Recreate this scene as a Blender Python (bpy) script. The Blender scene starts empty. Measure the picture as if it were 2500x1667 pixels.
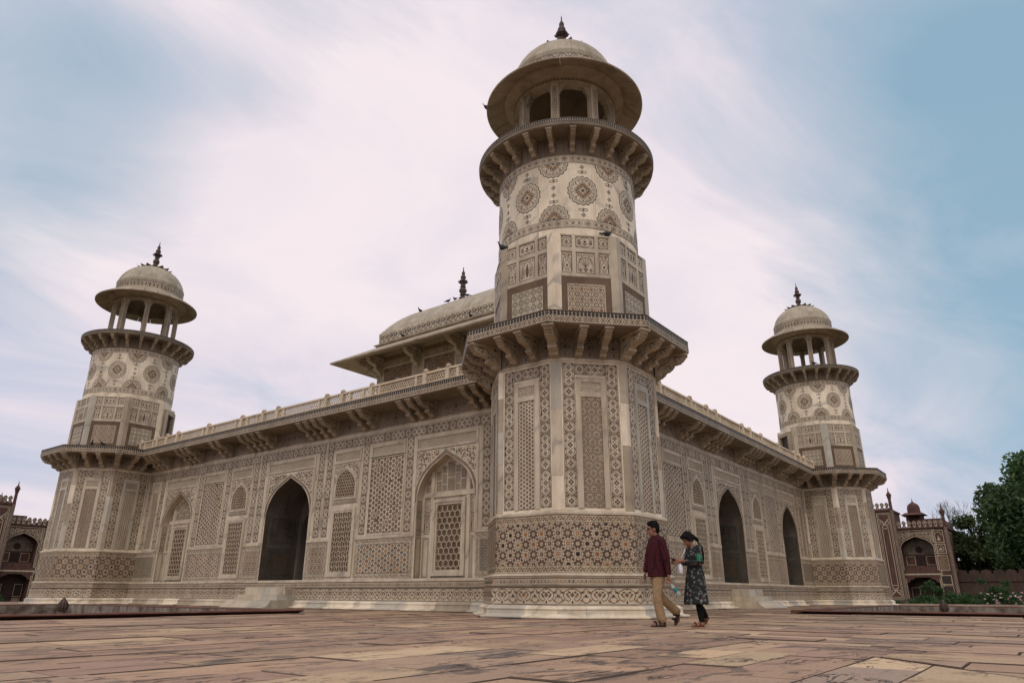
import bpy, bmesh, math, random
import numpy as np
from mathutils import Vector, Matrix
from mathutils.geometry import tessellate_polygon
R = math.radians
PI = math.pi
random.seed(11)
rng = np.random.default_rng(5)
scene = bpy.context.scene
col = scene.collection

# ------------------------------------------------------------------ camera
CAM = Vector((-15.641, -9.810, 0.513))
yaw, pitch, roll = 0.6494, 0.3496, 0.0037
fw = Vector((math.cos(yaw)*math.cos(pitch), math.sin(yaw)*math.cos(pitch), math.sin(pitch)))
rt = Vector((math.sin(yaw), -math.cos(yaw), 0))
up = rt.cross(fw)
r2 = rt*math.cos(roll) + up*math.sin(roll)
u2 = up*math.cos(roll) - rt*math.sin(roll)
cd = bpy.data.cameras.new('camera'); cam = bpy.data.objects.new('camera', cd); col.objects.link(cam)
M = Matrix((r2, u2, -fw)).transposed().to_4x4(); M.translation = CAM
cam.matrix_world = M
cd.sensor_width = 36; cd.lens = 36*1686.5/2500; cd.clip_end = 3000; cd.clip_start = 0.05
scene.camera = cam

# ------------------------------------------------------------------ world
SUN_AZ, SUN_EL = R(208), R(52)
w = bpy.data.worlds.new('World'); scene.world = w; w.use_nodes = True
nt = w.node_tree; nt.nodes.clear()
def N(tree, typ, **kw):
    n = tree.nodes.new(typ)
    for k, v in kw.items():
        setattr(n, k, v)
    return n
def mathn(t, op, a, b=None, c=None, clamp=False):
    n = t.nodes.new('ShaderNodeMath'); n.operation = op; n.use_clamp = clamp
    for i, x in enumerate((a, b, c)):
        if x is None: continue
        if isinstance(x, (int, float)): n.inputs[i].default_value = x
        else: t.links.new(x, n.inputs[i])
    return n.outputs[0]
def mixc(t, fac, a, b, mode='MIX'):
    n = t.nodes.new('ShaderNodeMix'); n.data_type = 'RGBA'; n.blend_type = mode
    for sock, x in ((n.inputs[0], fac), (n.inputs[6], a), (n.inputs[7], b)):
        if isinstance(x, (int, float)): sock.default_value = x
        elif isinstance(x, (tuple, list)): sock.default_value = (*x, 1) if len(x) == 3 else x
        else: t.links.new(x, sock)
    return n.outputs[2]
def ramp(t, fac, stops, interp='LINEAR'):
    n = t.nodes.new('ShaderNodeValToRGB'); cr = n.color_ramp; cr.interpolation = interp
    while len(cr.elements) > 1: cr.elements.remove(cr.elements[-1])
    for i, (p, c) in enumerate(stops):
        e = cr.elements[0] if i == 0 else cr.elements.new(p)
        e.position = p; e.color = (c, c, c, 1) if isinstance(c, (int, float)) else (*c, 1)
    t.links.new(fac, n.inputs[0]); return n.outputs[0]
def noisen(t, vec, scale, detail=4, rough=.55, dist=0.0, w4=None):
    n = t.nodes.new('ShaderNodeTexNoise')
    n.inputs['Scale'].default_value = scale; n.inputs['Detail'].default_value = detail
    n.inputs['Roughness'].default_value = rough; n.inputs['Distortion'].default_value = dist
    if vec is not None: t.links.new(vec, n.inputs['Vector'])
    return n.outputs['Fac']

tc = N(nt, 'ShaderNodeTexCoord')
sky = N(nt, 'ShaderNodeTexSky', sky_type='NISHITA', sun_disc=False, sun_elevation=SUN_EL, sun_rotation=PI/2-SUN_AZ,
        altitude=170, air_density=1.0, dust_density=2.0, ozone_density=2.0)
sep = N(nt, 'ShaderNodeSeparateXYZ'); nt.links.new(tc.outputs['Generated'], sep.inputs[0])
zz = mathn(nt, 'ADD', mathn(nt, 'MAXIMUM', sep.outputs[2], 0.0), 0.35)
px = mathn(nt, 'DIVIDE', sep.outputs[0], zz); py = mathn(nt, 'DIVIDE', sep.outputs[1], zz)
# streaky cloud sheet: the long axis of the streaks runs roughly across the view
ca, sa = math.cos(R(22)), math.sin(R(22))
qx = mathn(nt, 'ADD', mathn(nt, 'MULTIPLY', px, ca), mathn(nt, 'MULTIPLY', py, -sa))
qy = mathn(nt, 'ADD', mathn(nt, 'MULTIPLY', px, sa), mathn(nt, 'MULTIPLY', py, ca))
cmb = N(nt, 'ShaderNodeCombineXYZ')
nt.links.new(mathn(nt, 'MULTIPLY', qx, 0.78), cmb.inputs[0]); nt.links.new(mathn(nt, 'MULTIPLY', qy, 1.2), cmb.inputs[1])
cmb.inputs[2].default_value = 3.7
n1 = noisen(nt, cmb.outputs[0], 1.15, 2, .45, .25)
n2 = noisen(nt, cmb.outputs[0], 2.5, 9, .57, .6)
def skydir(xp, yp):                    # direction of a place in the sky as seen from the terrace
    return (fw*1686.5 + r2*(xp-1250) - u2*(yp-833.5)).normalized()
def blob(d, width):
    v = N(nt, 'ShaderNodeVectorMath', operation='DOT_PRODUCT'); nt.links.new(tc.outputs['Generated'], v.inputs[0]); v.inputs[1].default_value = d
    mr = N(nt, 'ShaderNodeMapRange', interpolation_type='SMOOTHSTEP'); nt.links.new(v.outputs['Value'], mr.inputs[0])
    mr.inputs[1].default_value = math.cos(R(width)); mr.inputs[2].default_value = 1.0
    return mr.outputs[0]
holes = None                           # thinner cloud where blue shows through
for (xx, yy, wd, amt) in ((3050, 60, 38, .36), (2620, 640, 20, .17), (-120, 225, 17, .32), (330, 355, 11, .16), (840, 150, 12, .14), (480, -80, 13, .09), (-1000, 300, 26, .2), (1180, -1400, 40, .2), (3700, 300, 40, .3)):
    b = mathn(nt, 'MULTIPLY', blob(skydir(xx, yy), wd), amt)
    holes = b if holes is None else mathn(nt, 'ADD', holes, b)
cov = mathn(nt, 'ADD', mathn(nt, 'MULTIPLY', n1, .45), mathn(nt, 'MULTIPLY', n2, .90))
cov = mathn(nt, 'SUBTRACT', mathn(nt, 'ADD', cov, .30), holes)
cmask = ramp(nt, cov, [(.22, .06), (.58, .5), (.90, 1.0)])
# cloud tone: pale rose white, greyer where the sheet is thick
ctone = ramp(nt, mathn(nt, 'ADD', mathn(nt, 'MULTIPLY', n1, .5), mathn(nt, 'MULTIPLY', n2, .5)), [(.38, (6.3, 6.2, 7.3)), (.5, (7.85, 7.1, 7.7)), (.60, (8.75, 7.8, 8.1))])
blue = mixc(nt, .8, sky.outputs[0], (2.75, 4.6, 5.85))
skyc = mixc(nt, cmask, blue, ctone)
bg = N(nt, 'ShaderNodeBackground'); bg.inputs[1].default_value = 0.1
out = N(nt, 'ShaderNodeOutputWorld')
nt.links.new(skyc, bg.inputs[0]); nt.links.new(bg.outputs[0], out.inputs[0])

# ------------------------------------------------------------------ sun (veiled by cloud)
sd = bpy.data.lights.new('sun', 'SUN'); sun = bpy.data.objects.new('sun', sd); col.objects.link(sun)
sd.energy = 1.0; sd.angle = R(16); sd.color = (1, .95, .88)
sv = Vector((math.cos(SUN_AZ)*math.cos(SUN_EL), math.sin(SUN_AZ)*math.cos(SUN_EL), math.sin(SUN_EL)))
sun.rotation_euler = sv.to_track_quat('Z', 'Y').to_euler()
sun.location = sv*60
vs = scene.view_settings
vs.view_transform = 'Standard'; vs.look = 'None'; vs.exposure = 0.08; vs.gamma = 1.0; vs.use_curve_mapping = False

# ------------------------------------------------------------------ materials
MATS = {}
def lin(h):
    c = [int(h[i:i+2], 16)/255 for i in (0, 2, 4)]
    return tuple(x/12.92 if x <= .04045 else ((x+.055)/1.055)**2.4 for x in c)
def base_mat(name, rough=.6):
    m = bpy.data.materials.new(name); m.use_nodes = True; t = m.node_tree
    b = t.nodes['Principled BSDF']; b.inputs['Roughness'].default_value = rough
    b.inputs['Specular IOR Level'].default_value = .3
    MATS[name] = m
    return m, t, b
def bump(t, b, h, dist=.01, strength=.5):
    n = t.nodes.new('ShaderNodeBump'); n.inputs['Strength'].default_value = strength; n.inputs['Distance'].default_value = dist
    t.links.new(h, n.inputs['Height']); t.links.new(n.outputs[0], b.inputs['Normal'])
def posn(t, sc=None):
    g = t.nodes.new('ShaderNodeNewGeometry')
    if sc is None: return g.outputs['Position']
    mp = t.nodes.new('ShaderNodeMapping'); mp.inputs['Scale'].default_value = sc
    t.links.new(g.outputs['Position'], mp.inputs[0]); return mp.outputs[0]
def mat_stone(name, c1, c2, rough=.6, scale=3.0, amt=.6, grime=.35, bumpd=.004, fine=40):
    """flat stone: two tones in broad patches, fine grain, weathering streaks that run down"""
    m, t, b = base_mat(name, rough)
    p = posn(t)
    f = ramp(t, noisen(t, p, scale, 5, .6, .4), [(.36, 0.0), (.66, 1.0)])
    c = mixc(t, mathn(t, 'MULTIPLY', f, amt), c1, c2)
    g = noisen(t, p, fine, 3, .7)
    c = mixc(t, .35, c, ramp(t, g, [(.3, .25), (.7, .75)]), 'SOFT_LIGHT')
    st = ramp(t, noisen(t, posn(t, (1.7, 1.7, .28)), 1.6, 6, .65, .6), [(.42, 0.0), (.72, 1.0)])
    c = mixc(t, mathn(t, 'MULTIPLY', st, grime), c, (.30, .245, .185), 'MULTIPLY')
    t.links.new(c, b.inputs['Base Color'])
    bump(t, b, noisen(t, p, fine*.6, 4, .7), bumpd, .4)
    return m
def mat_marble(name, c1, c2, vein, grime=.4, rough=.48, vs=1.0):
    m, t, b = base_mat(name, rough)
    p = posn(t)
    oi = t.nodes.new('ShaderNodeObjectInfo')
    va = t.nodes.new('ShaderNodeVectorMath'); va.operation = 'ADD'
    cmb = t.nodes.new('ShaderNodeCombineXYZ'); t.links.new(mathn(t, 'MULTIPLY', oi.outputs['Random'], 37.0), cmb.inputs[0])
    t.links.new(p, va.inputs[0]); t.links.new(cmb.outputs[0], va.inputs[1])
    p2 = va.outputs[0]
    f = ramp(t, noisen(t, p2, .9*vs, 5, .6, .8), [(.35, 0.0), (.7, 1.0)])
    c = mixc(t, f, c1, c2)
    wv = t.nodes.new('ShaderNodeTexWave'); wv.wave_type = 'BANDS'; wv.bands_direction = 'DIAGONAL'
    wv.inputs['Scale'].default_value = .55*vs; wv.inputs['Distortion'].default_value = 9; wv.inputs['Detail'].default_value = 5; wv.inputs['Detail Scale'].default_value = 1.3
    t.links.new(p2, wv.inputs['Vector'])
    vv = mathn(t, 'MULTIPLY', ramp(t, wv.outputs['Fac'], [(.0, 1.0), (.10, .25), (.3, 0.0)]), ramp(t, noisen(t, p2, .5*vs, 3), [(.45, 0.0), (.62, 1.0)]))
    c = mixc(t, mathn(t, 'MULTIPLY', vv, .65), c, vein)
    st = ramp(t, noisen(t, posn(t, (1.6, 1.6, .22)), 1.3, 7, .66, .7), [(.42, 0.0), (.75, 1.0)])
    c = mixc(t, mathn(t, 'MULTIPLY', st, grime), c, (.42, .34, .255), 'MULTIPLY')
    sp = ramp(t, noisen(t, p, 22, 4, .75), [(.58, 0.0), (.75, 1.0)])
    c = mixc(t, mathn(t, 'MULTIPLY', sp, .25), c, (.28, .22, .16))
    rv = mathn(t, 'ADD', mathn(t, 'MULTIPLY', oi.outputs['Random'], .16), .92)
    hs = t.nodes.new('ShaderNodeHueSaturation'); t.links.new(c, hs.inputs['Color']); t.links.new(rv, hs.inputs['Value'])
    t.links.new(hs.outputs[0], b.inputs['Base Color'])
    t.links.new(ramp(t, noisen(t, p, 6, 4), [(.3, rough-.1), (.7, rough+.2)]), b.inputs['Roughness'])
    bump(t, b, noisen(t, p, 14, 6, .7), .006, .35)
    return m
mat_marble('marble', (.585, .51, .38), (.445, .38, .277), (.21, .20, .17), .62)
mat_marble('marble_pale', (.83, .735, .56), (.64, .555, .41), (.29, .275, .235), .56)
mat_marble('marble_warm', (.42, .35, .25), (.32, .26, .18), (.20, .175, .14), .6)
mat_marble('marble_grey', (.52, .485, .395), (.41, .38, .305), (.25, .24, .21), .45)
mat_marble('marble_porch_shade', (.15, .125, .095), (.11, .09, .068), (.07, .06, .05), .5, .7)  # stone colour darkened to paint in the shade inside the porches
PAL = ['in_white', 'in_dark', 'in_brown', 'in_ochre', 'in_grey', 'in_tan', 'in_red', 'in_cream', 'carved', 'in_umber']
mat_stone('in_white', (.575, .50, .368), (.435, .37, .265), .5, 1.2, .8, .42)
mat_stone('in_dark', (.028, .021, .015), (.052, .040, .029), .5, 3, .8, .2)
mat_stone('in_brown', (.095, .056, .034), (.14, .086, .052), .5, 2.5, .8, .25)
mat_stone('in_ochre', (.33, .185, .075), (.27, .135, .055), .5, 3, .9, .3)
mat_stone('in_grey', (.115, .108, .085), (.07, .07, .058), .5, 3, .9, .3)
mat_stone('in_tan', (.25, .18, .112), (.175, .122, .076), .5, 2, .9, .3)
mat_stone('in_red', (.11, .042, .03), (.075, .035, .026), .5, 3, .8, .3)
mat_stone('in_cream', (.50, .425, .295), (.40, .33, .22), .5, 2, .8, .4)
mat_stone('in_umber', (.16, .105, .065), (.115, .075, .046), .7, 2, .9, .4)
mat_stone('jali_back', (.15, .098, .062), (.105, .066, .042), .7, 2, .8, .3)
mat_marble('marble_shade', (.24, .195, .14), (.17, .135, .096), (.11, .095, .075), .5, .65)  # shade under slabs and between brackets, put into a darker marble
mat_marble('marble_bright', (.66, .555, .40), (.54, .44, .30), (.35, .30, .22), .3)
mat_stone('roof_pale', (.46, .405, .30), (.33, .285, .21), .7, 2, .8, .5)
mat_stone('finial_stone', (.06, .042, .035), (.10, .06, .046), .55, 5, .9, .5)
# carved inscription: shallow relief lettering that cannot be read at this size
m, t, b = base_mat('carved', .7)
p = posn(t)
vor = t.nodes.new('ShaderNodeTexVoronoi'); vor.feature = 'DISTANCE_TO_EDGE'; vor.inputs['Scale'].default_value = 17
wp = t.nodes.new('ShaderNodeVectorMath'); wp.operation = 'ADD'
nz = t.nodes.new('ShaderNodeTexNoise'); nz.inputs['Scale'].default_value = 9; t.links.new(p, nz.inputs['Vector'])
t.links.new(p, wp.inputs[0]); t.links.new(nz.outputs['Color'], wp.inputs[1]); t.links.new(wp.outputs[0], vor.inputs['Vector'])
h = ramp(t, vor.outputs['Distance'], [(.03, 0.0), (.12, 1.0)])
c = mixc(t, h, (.30, .235, .16), (.66, .57, .42))
c = mixc(t, mathn(t, 'MULTIPLY', ramp(t, noisen(t, p, 1.5, 5), [(.4, 0.0), (.7, 1.0)]), .4), c, (.30, .24, .175))
t.links.new(c, b.inputs['Base Color']); bump(t, b, h, .012, .8)

# ------------------------------------------------------------------ object helpers
def mk(name, V, F, mats, parent=None, mi=None, smooth=False, loc=None, rotz=None):
    me = bpy.data.meshes.new(name)
    me.from_pydata([tuple(v) for v in V] if not isinstance(V, np.ndarray) else V.tolist(), [], F)
    if isinstance(mats, str): mats = [mats]
    for a in mats: me.materials.append(MATS[a])
    if mi is not None: me.polygons.foreach_set('material_index', np.asarray(mi, dtype=np.int32))
    if smooth: me.polygons.foreach_set('use_smooth', np.ones(len(me.polygons), dtype=bool))
    me.update()
    o = bpy.data.objects.new(name, me); col.objects.link(o)
    if parent is not None: o.parent = parent
    if loc is not None: o.location = loc
    if rotz is not None: o.rotation_euler = (0, 0, rotz)
    return o
def inst(src, parent, loc=None, rotz=None, name=None):
    o = bpy.data.objects.new(name or src.name.split('.')[0], src.data); col.objects.link(o)
    o.parent = parent
    if loc is not None: o.location = loc
    if rotz is not None: o.rotation_euler = (0, 0, rotz)
    return o
def empty(name, loc=(0, 0, 0), rotz=0.0):
    o = bpy.data.objects.new(name, None); col.objects.link(o); o.location = loc; o.rotation_euler = (0, 0, rotz)
    o.empty_display_size = .2
    return o
def tag(o, label=None, cat=None, group=None, kind=None):
    if label: o['label'] = label
    if cat: o['category'] = cat
    if group: o['group'] = group
    if kind: o['kind'] = kind
    return o
def copy_tree(o, parent=None):
    kids = {}
    for x in bpy.data.objects:
        if x.parent: kids.setdefault(x.parent, []).append(x)
    def rec(a, par):
        c = a.copy(); col.objects.link(c); c.parent = par
        for ch in kids.get(a, []): rec(ch, c)
        return c
    return rec(o, parent)
class MB:
    """collects simple solids into one mesh"""
    def __init__(s): s.V = []; s.F = []; s.M = []
    def add(s, V, F, m=0):
        k = len(s.V); s.V += [tuple(v) for v in V]; s.F += [tuple(i+k for i in f) for f in F]; s.M += [m]*len(F)
    def box(s, x0, x1, y0, y1, z0, z1, m=0):
        s.add([(x0,y0,z0),(x1,y0,z0),(x1,y1,z0),(x0,y1,z0),(x0,y0,z1),(x1,y0,z1),(x1,y1,z1),(x0,y1,z1)],
              [(0,3,2,1),(4,5,6,7),(0,1,5,4),(1,2,6,5),(2,3,7,6),(3,0,4,7)], m)
    def prism(s, pts, ax, a0, a1, m=0):
        """extrude a 2D outline; ax='y': pts are (x,z), swept y a0..a1; ax='x': pts (y,z); ax='z': pts (x,y)"""
        f = {'y': lambda p, a: (p[0], a, p[1]), 'x': lambda p, a: (a, p[0], p[1]), 'z': lambda p, a: (p[0], p[1], a)}[ax]
        n = len(pts); V = [f(p, a0) for p in pts]+[f(p, a1) for p in pts]
        F = [tuple(range(n)), tuple(range(2*n-1, n-1, -1))]+[(i, n+i, n+(i+1) % n, (i+1) % n) for i in range(n)]
        s.add(V, F, m)
    def lathe(s, prof, n, m=0, c=(0, 0), a0=0.0, a1=2*PI, cap=False):
        full = abs(a1-a0-2*PI) < 1e-6
        k = n if full else n+1
        V = []
        for (r, z) in prof:
            for i in range(k):
                a = a0+(a1-a0)*i/n
                V.append((c[0]+r*math.cos(a), c[1]+r*math.sin(a), z))
        F = []
        for j in range(len(prof)-1):
            for i in range(n):
                i2 = (i+1) % k
                F.append((j*k+i, j*k+i2, (j+1)*k+i2, (j+1)*k+i))
        if cap:
            F.append(tuple(range(k-1, -1, -1))); F.append(tuple((len(prof)-1)*k+i for i in range(k)))
        s.add(V, F, m)
    def tube(s, pts, rad, n=8, m=0):
        pts = [Vector(p) for p in pts]
        if not isinstance(rad, (list, tuple)): rad = [rad]*len(pts)
        V = []
        for i, p in enumerate(pts):
            d = (pts[min(i+1, len(pts)-1)]-pts[max(i-1, 0)]).normalized()
            a = d.orthogonal().normalized() if abs(d.z) > .95 else d.cross(Vector((0, 0, 1))).normalized()
            b_ = d.cross(a)
            for k in range(n):
                t_ = 2*PI*k/n; V.append(p+(a*math.cos(t_)+b_*math.sin(t_))*rad[i])
        F = [(j*n+k, j*n+(k+1) % n, (j+1)*n+(k+1) % n, (j+1)*n+k) for j in range(len(pts)-1) for k in range(n)]
        F += [tuple(range(n-1, -1, -1)), tuple((len(pts)-1)*n+k for k in range(n))]
        s.add(V, F, m)
    def build(s, name, mats, parent=None, smooth=False, **kw):
        return mk(name, s.V, s.F, mats, parent, s.M, smooth, **kw)
T8 = math.tan(PI/8)
def oct_pts(a, off=0.0):
    rr = a/math.cos(PI/8)
    return [(rr*math.cos(PI/8+PI/4*k+off), rr*math.sin(PI/8+PI/4*k+off)) for k in range(8)]
def oct_loft(mb, prof, m=0, cap=True):
    V = []
    for (a, z) in prof: V += [(x, y, z) for x, y in oct_pts(a)]
    F = [(j*8+i, j*8+(i+1) % 8, (j+1)*8+(i+1) % 8, (j+1)*8+i) for j in range(len(prof)-1) for i in range(8)]
    if cap: F += [tuple(range(7, -1, -1)), tuple((len(prof)-1)*8+i for i in range(8))]
    mb.add(V, F, m)
def wedge(prof, a0, a1, n, gap):
    """a closed ring segment (solid) from a closed (r,z) outline"""
    V = []; k = len(prof)
    for i in range(n+1):
        for (r, z) in prof:
            g = gap/2/max(r, .05)
            a = (a0+g)+(a1-a0-2*g)*i/n
            V.append((r*math.cos(a), r*math.sin(a), z))
    F = [(i*k+j, i*k+(j+1) % k, (i+1)*k+(j+1) % k, (i+1)*k+j) for i in range(n) for j in range(k)]
    F += [tuple(range(k-1, -1, -1)), tuple(n*k+j for j in range(k))]
    return V, F
# ------------------------------------------------------------------ inlay drawing
WH, DK, BR, OC, GR, TN, RD, CR, CV, UM = range(10)
jit = np.random.default_rng(77)
def arc(cx, cy, r, a0, a1, n=8): return [(cx+r*math.cos(R(a0+(a1-a0)*i/n)), cy+r*math.sin(R(a0+(a1-a0)*i/n))) for i in range(n+1)]
def lobed(cx, cy, r, n, a=.1, ph=0.0, k=4, sx=1.0, sy=1.0):
    out = []
    for i in range(n*k):
        t_ = 2*PI*i/(n*k)
        rr = r*(1-a+a*abs(math.sin(n*t_/2)))
        out.append((cx+sx*rr*math.cos(t_+ph), cy+sy*rr*math.sin(t_+ph)))
    return out
def starp(cx, cy, n, ro, ri, ph=0.0): return [(cx+(ro if i % 2 == 0 else ri)*math.cos(ph+PI*i/n), cy+(ro if i % 2 == 0 else ri)*math.sin(ph+PI*i/n)) for i in range(2*n)]
def ngon(cx, cy, n, r, ph=0.0): return [(cx+r*math.cos(ph+2*PI*i/n), cy+r*math.sin(ph+2*PI*i/n)) for i in range(n)]
def dia(cx, cy, a, b): return [(cx-a, cy), (cx, cy-b), (cx+a, cy), (cx, cy+b)]
def leaf(cx, cy, L, w_, ang):
    pts = [(0, 0), (.25*L, .5*w_), (.6*L, .42*w_), (L, 0), (.6*L, -.42*w_), (.25*L, -.5*w_)]
    c_, s_ = math.cos(ang), math.sin(ang)
    return [(cx+x*c_-y*s_, cy+x*s_+y*c_) for x, y in pts]
def spiral(cx, cy, r0, r1, a0, a1, n=9): return [(cx+(r0+(r1-r0)*i/n)*math.cos(a0+(a1-a0)*i/n), cy+(r0+(r1-r0)*i/n)*math.sin(a0+(a1-a0)*i/n)) for i in range(n+1)]
class Orn:
    def __init__(s): s.p = []
    def poly(s, m, l, pts): s.p.append((m, l, np.asarray(pts, float)))
    def rect(s, m, l, x0, x1, y0, y1): s.poly(m, l, [(x0, y0), (x1, y0), (x1, y1), (x0, y1)])
    def frame(s, m, l, x0, x1, y0, y1, t_):
        s.rect(m, l, x0, x1, y0, y0+t_); s.rect(m, l, x0, x1, y1-t_, y1); s.rect(m, l, x0, x0+t_, y0+t_, y1-t_); s.rect(m, l, x1-t_, x1, y0+t_, y1-t_)
    def stroke(s, m, l, pts, wd, closed=False):
        P_ = np.asarray(pts, float)
        if closed: P_ = np.vstack([P_, P_[:1]])
        d = np.diff(P_, axis=0); ln = np.hypot(d[:, 0], d[:, 1])+1e-9; nn = np.stack([-d[:, 1]/ln, d[:, 0]/ln], 1)
        vn = np.zeros_like(P_); vn[:-1] += nn; vn[1:] += nn
        if closed: vn[0] += nn[-1]; vn[-1] = vn[0]
        L_ = np.hypot(vn[:, 0], vn[:, 1])[:, None]+1e-9; vn = vn/L_
        wd = np.broadcast_to(np.asarray(wd, float), (len(P_),))[:, None]
        a = P_+vn*wd/2; b_ = P_-vn*wd/2
        for i in range(len(P_)-1): s.p.append((m, l, np.array([a[i], a[i+1], b_[i+1], b_[i]])))
    def add(s, o, dx=0.0, dy=0.0, rot=0.0, sx=1.0, sy=None, dl=0):
        sy = sx if sy is None else sy
        A = np.array([[math.cos(rot)*sx, math.sin(rot)*sx], [-math.sin(rot)*sy, math.cos(rot)*sy]])
        t_ = np.array([dx, dy])
        for m, l, q in o.p: s.p.append((m, l+dl, q@A+t_))
    def clip(s, a, b, c):                   # keep a*x+b*y<=c
        out = []
        for m, l, q in s.p:
            d = q[:, 0]*a+q[:, 1]*b-c
            if (d <= 1e-9).all(): out.append((m, l, q)); continue
            if (d >= 0).all(): continue
            r = []
            for i in range(len(q)):
                j = (i+1) % len(q)
                if d[i] <= 0: r.append(q[i])
                if (d[i] < 0) != (d[j] < 0): r.append(q[i]+(q[j]-q[i])*(d[i]/(d[i]-d[j])))
            if len(r) >= 3: out.append((m, l, np.array(r)))
        s.p = out; return s
    def cliprect(s, x0, x1, y0, y1): return s.clip(1, 0, x1).clip(-1, 0, -x0).clip(0, 1, y1).clip(0, -1, -y0)
LH = .0016
def heights(o): return [(.0022+l*LH+(i % 9)*.00013) for i, (m, l, q) in enumerate(o.p)]
def emit_flat(items, name, parent, thick=0.0, pal=None, mats=None):
    """items: list of (orn, origin, uvec, vvec, nvec[, extra height]) -> one mesh"""
    Vs = []; Fs = []; Ms = []; k = 0
    for it in items:
        o, O, U, V_, Nn = it[:5]; hb = it[5] if len(it) > 5 else 0.0
        O = np.array(O, float); U = np.array(U, float); V_ = np.array(V_, float); Nn = np.array(Nn, float)
        for (m, l, q), h in zip(o.p, heights(o)):
            n = len(q)
            if l: q = q+jit.normal(0, .0012, q.shape)
            if l >= 1 and m in (BR, OC, TN, GR) and np.ptp(q, axis=0).max() < .14 and jit.random() < .10: m = int(jit.choice((BR, UM, TN, RD, GR)))
            P_ = O+q[:, :1]*U+q[:, 1:]*V_+Nn*(h+hb)
            Vs.append(P_); Fs.append(tuple(range(k, k+n))); Ms.append(m); k += n
            if thick:
                Vs.append(P_-Nn*thick); k += n; b0 = k-2*n; b1 = k-n
                for i in range(n): Fs.append((b0+i, b0+(i+1) % n, b1+(i+1) % n, b1+i)); Ms.append(m)
                Fs.append(tuple(range(k-1, k-n-1, -1))); Ms.append(m)
    return mk(name, np.vstack(Vs), Fs, mats or PAL, parent, Ms)
def emit_cyl(items, name, parent, maxlen=.10):
    """items: (orn, radius, angle at u=0, z at v=0); u runs counter-clockwise"""
    Vs = []; Fs = []; Ms = []
    for o, rad, ang, z0 in items:
        for (m, l, q), h in zip(o.p, heights(o)):
            if q[:, 0].max()-q[:, 0].min() <= maxlen:
                loops = [q]
            else:
                tr = tessellate_polygon([[Vector((x, y, 0)) for x, y in q]])
                st = [np.array([q[i] for i in t_]) for t_ in tr]; loops = []
                while st:
                    a = st.pop()
                    e = [abs(a[(i+1) % 3][0]-a[i][0]) for i in range(3)]; i = int(np.argmax(e))
                    if e[i] > maxlen:
                        b_ = a[(i+1) % 3]; c_ = a[(i+2) % 3]; mid = (a[i]+b_)/2
                        st.append(np.array([a[i], mid, c_])); st.append(np.array([mid, b_, c_]))
                    else: loops.append(a)
            for a in loops:
                r_ = rad+h+.002
                t_ = ang+a[:, 0]/rad
                k = len(Vs)
                for tt, v in zip(t_, a[:, 1]): Vs.append((r_*math.cos(tt), r_*math.sin(tt), z0+v))
                Fs.append(tuple(range(k, k+len(a)))); Ms.append(m)
    return mk(name, Vs, Fs, PAL, parent, Ms)

# ---- motifs -------------------------------------------------------
def o_flower(r, m=BR, c=WH, n=8, l=0):
    o = Orn(); o.poly(m, l, starp(0, 0, n, r, r*.62)); o.poly(c, l+1, ngon(0, 0, 6, r*.26)); return o
def o_quat(r, m=BR, l=0):
    o = Orn()
    for k in range(4): o.poly(m, l, dia(.52*r*math.cos(k*PI/2), .52*r*math.sin(k*PI/2), .44*r, .44*r))
    o.poly(WH, l+1, ngon(0, 0, 6, .2*r)); return o
def o_strip(L, w_, ground=BR, rich=True):
    """band of lobed cartouches and roundels, along +x, centred on y=0"""
    o = Orn()
    o.rect(ground, 0, 0, L, -.5*w_, .5*w_)
    for s in (-1, 1):
        o.rect(DK, 1, 0, L, s*.485*w_-.012*w_, s*.485*w_+.012*w_)
        o.rect(WH, 1, 0, L, s*.445*w_-.02*w_, s*.445*w_+.02*w_)
    p = 3.15*w_; n = max(1, round(L/p)); p = L/n; s_ = p/(3.15*w_)
    u = Orn()
    u.poly(WH, 1, lobed(0, 0, .44*w_, 10, .12)); u.stroke(DK, 2, lobed(0, 0, .365*w_, 10, .12, 0, 2), .035*w_, True)
    u.add(o_quat(.25*w_, BR, 2))
    c = Orn()
    hl = 1.05*w_*s_
    up_ = [(-hl, 0)]+[(-hl+.05*w_, .2*w_), (-hl+.28*w_, .40*w_), (-hl+.5*w_, .40*w_), (-hl+.66*w_, .27*w_), (-.28*w_, .27*w_), (-.2*w_, .4*w_), (0, .45*w_)]
    pts = up_+[(-x, y) for x, y in up_[-2::-1]]
    pts = pts+[(x, -y) for x, y in pts[-2:0:-1]]
    c.poly(WH, 1, pts); c.stroke(DK, 2, [(x*.92, y*.80) for x, y in pts], .035*w_, True)
    for x in (-.62, 0, .62): c.add(o_quat((.24 if x == 0 else .2)*w_, BR, 2), x*hl, 0)
    if rich:
        for x in (-.33, .33):
            for y in (-.1, .1): c.poly(BR, 2, dia(x*hl, y*w_, .055*w_, .055*w_))
    for i in range(n):
        for xx in (p*i+1.0*w_*s_+.04*w_, p*i+.0*w_):
            for yy in (-.33, .33): o.poly(CR, 1, dia(xx, yy*w_, .075*w_, .06*w_))
        o.add(u, p*i+.5*w_*s_, 0); o.add(c, p*i+.5*w_*s_+p/2, 0)
    o.cliprect(0, L, -.5*w_, .5*w_)
    return o
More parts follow.
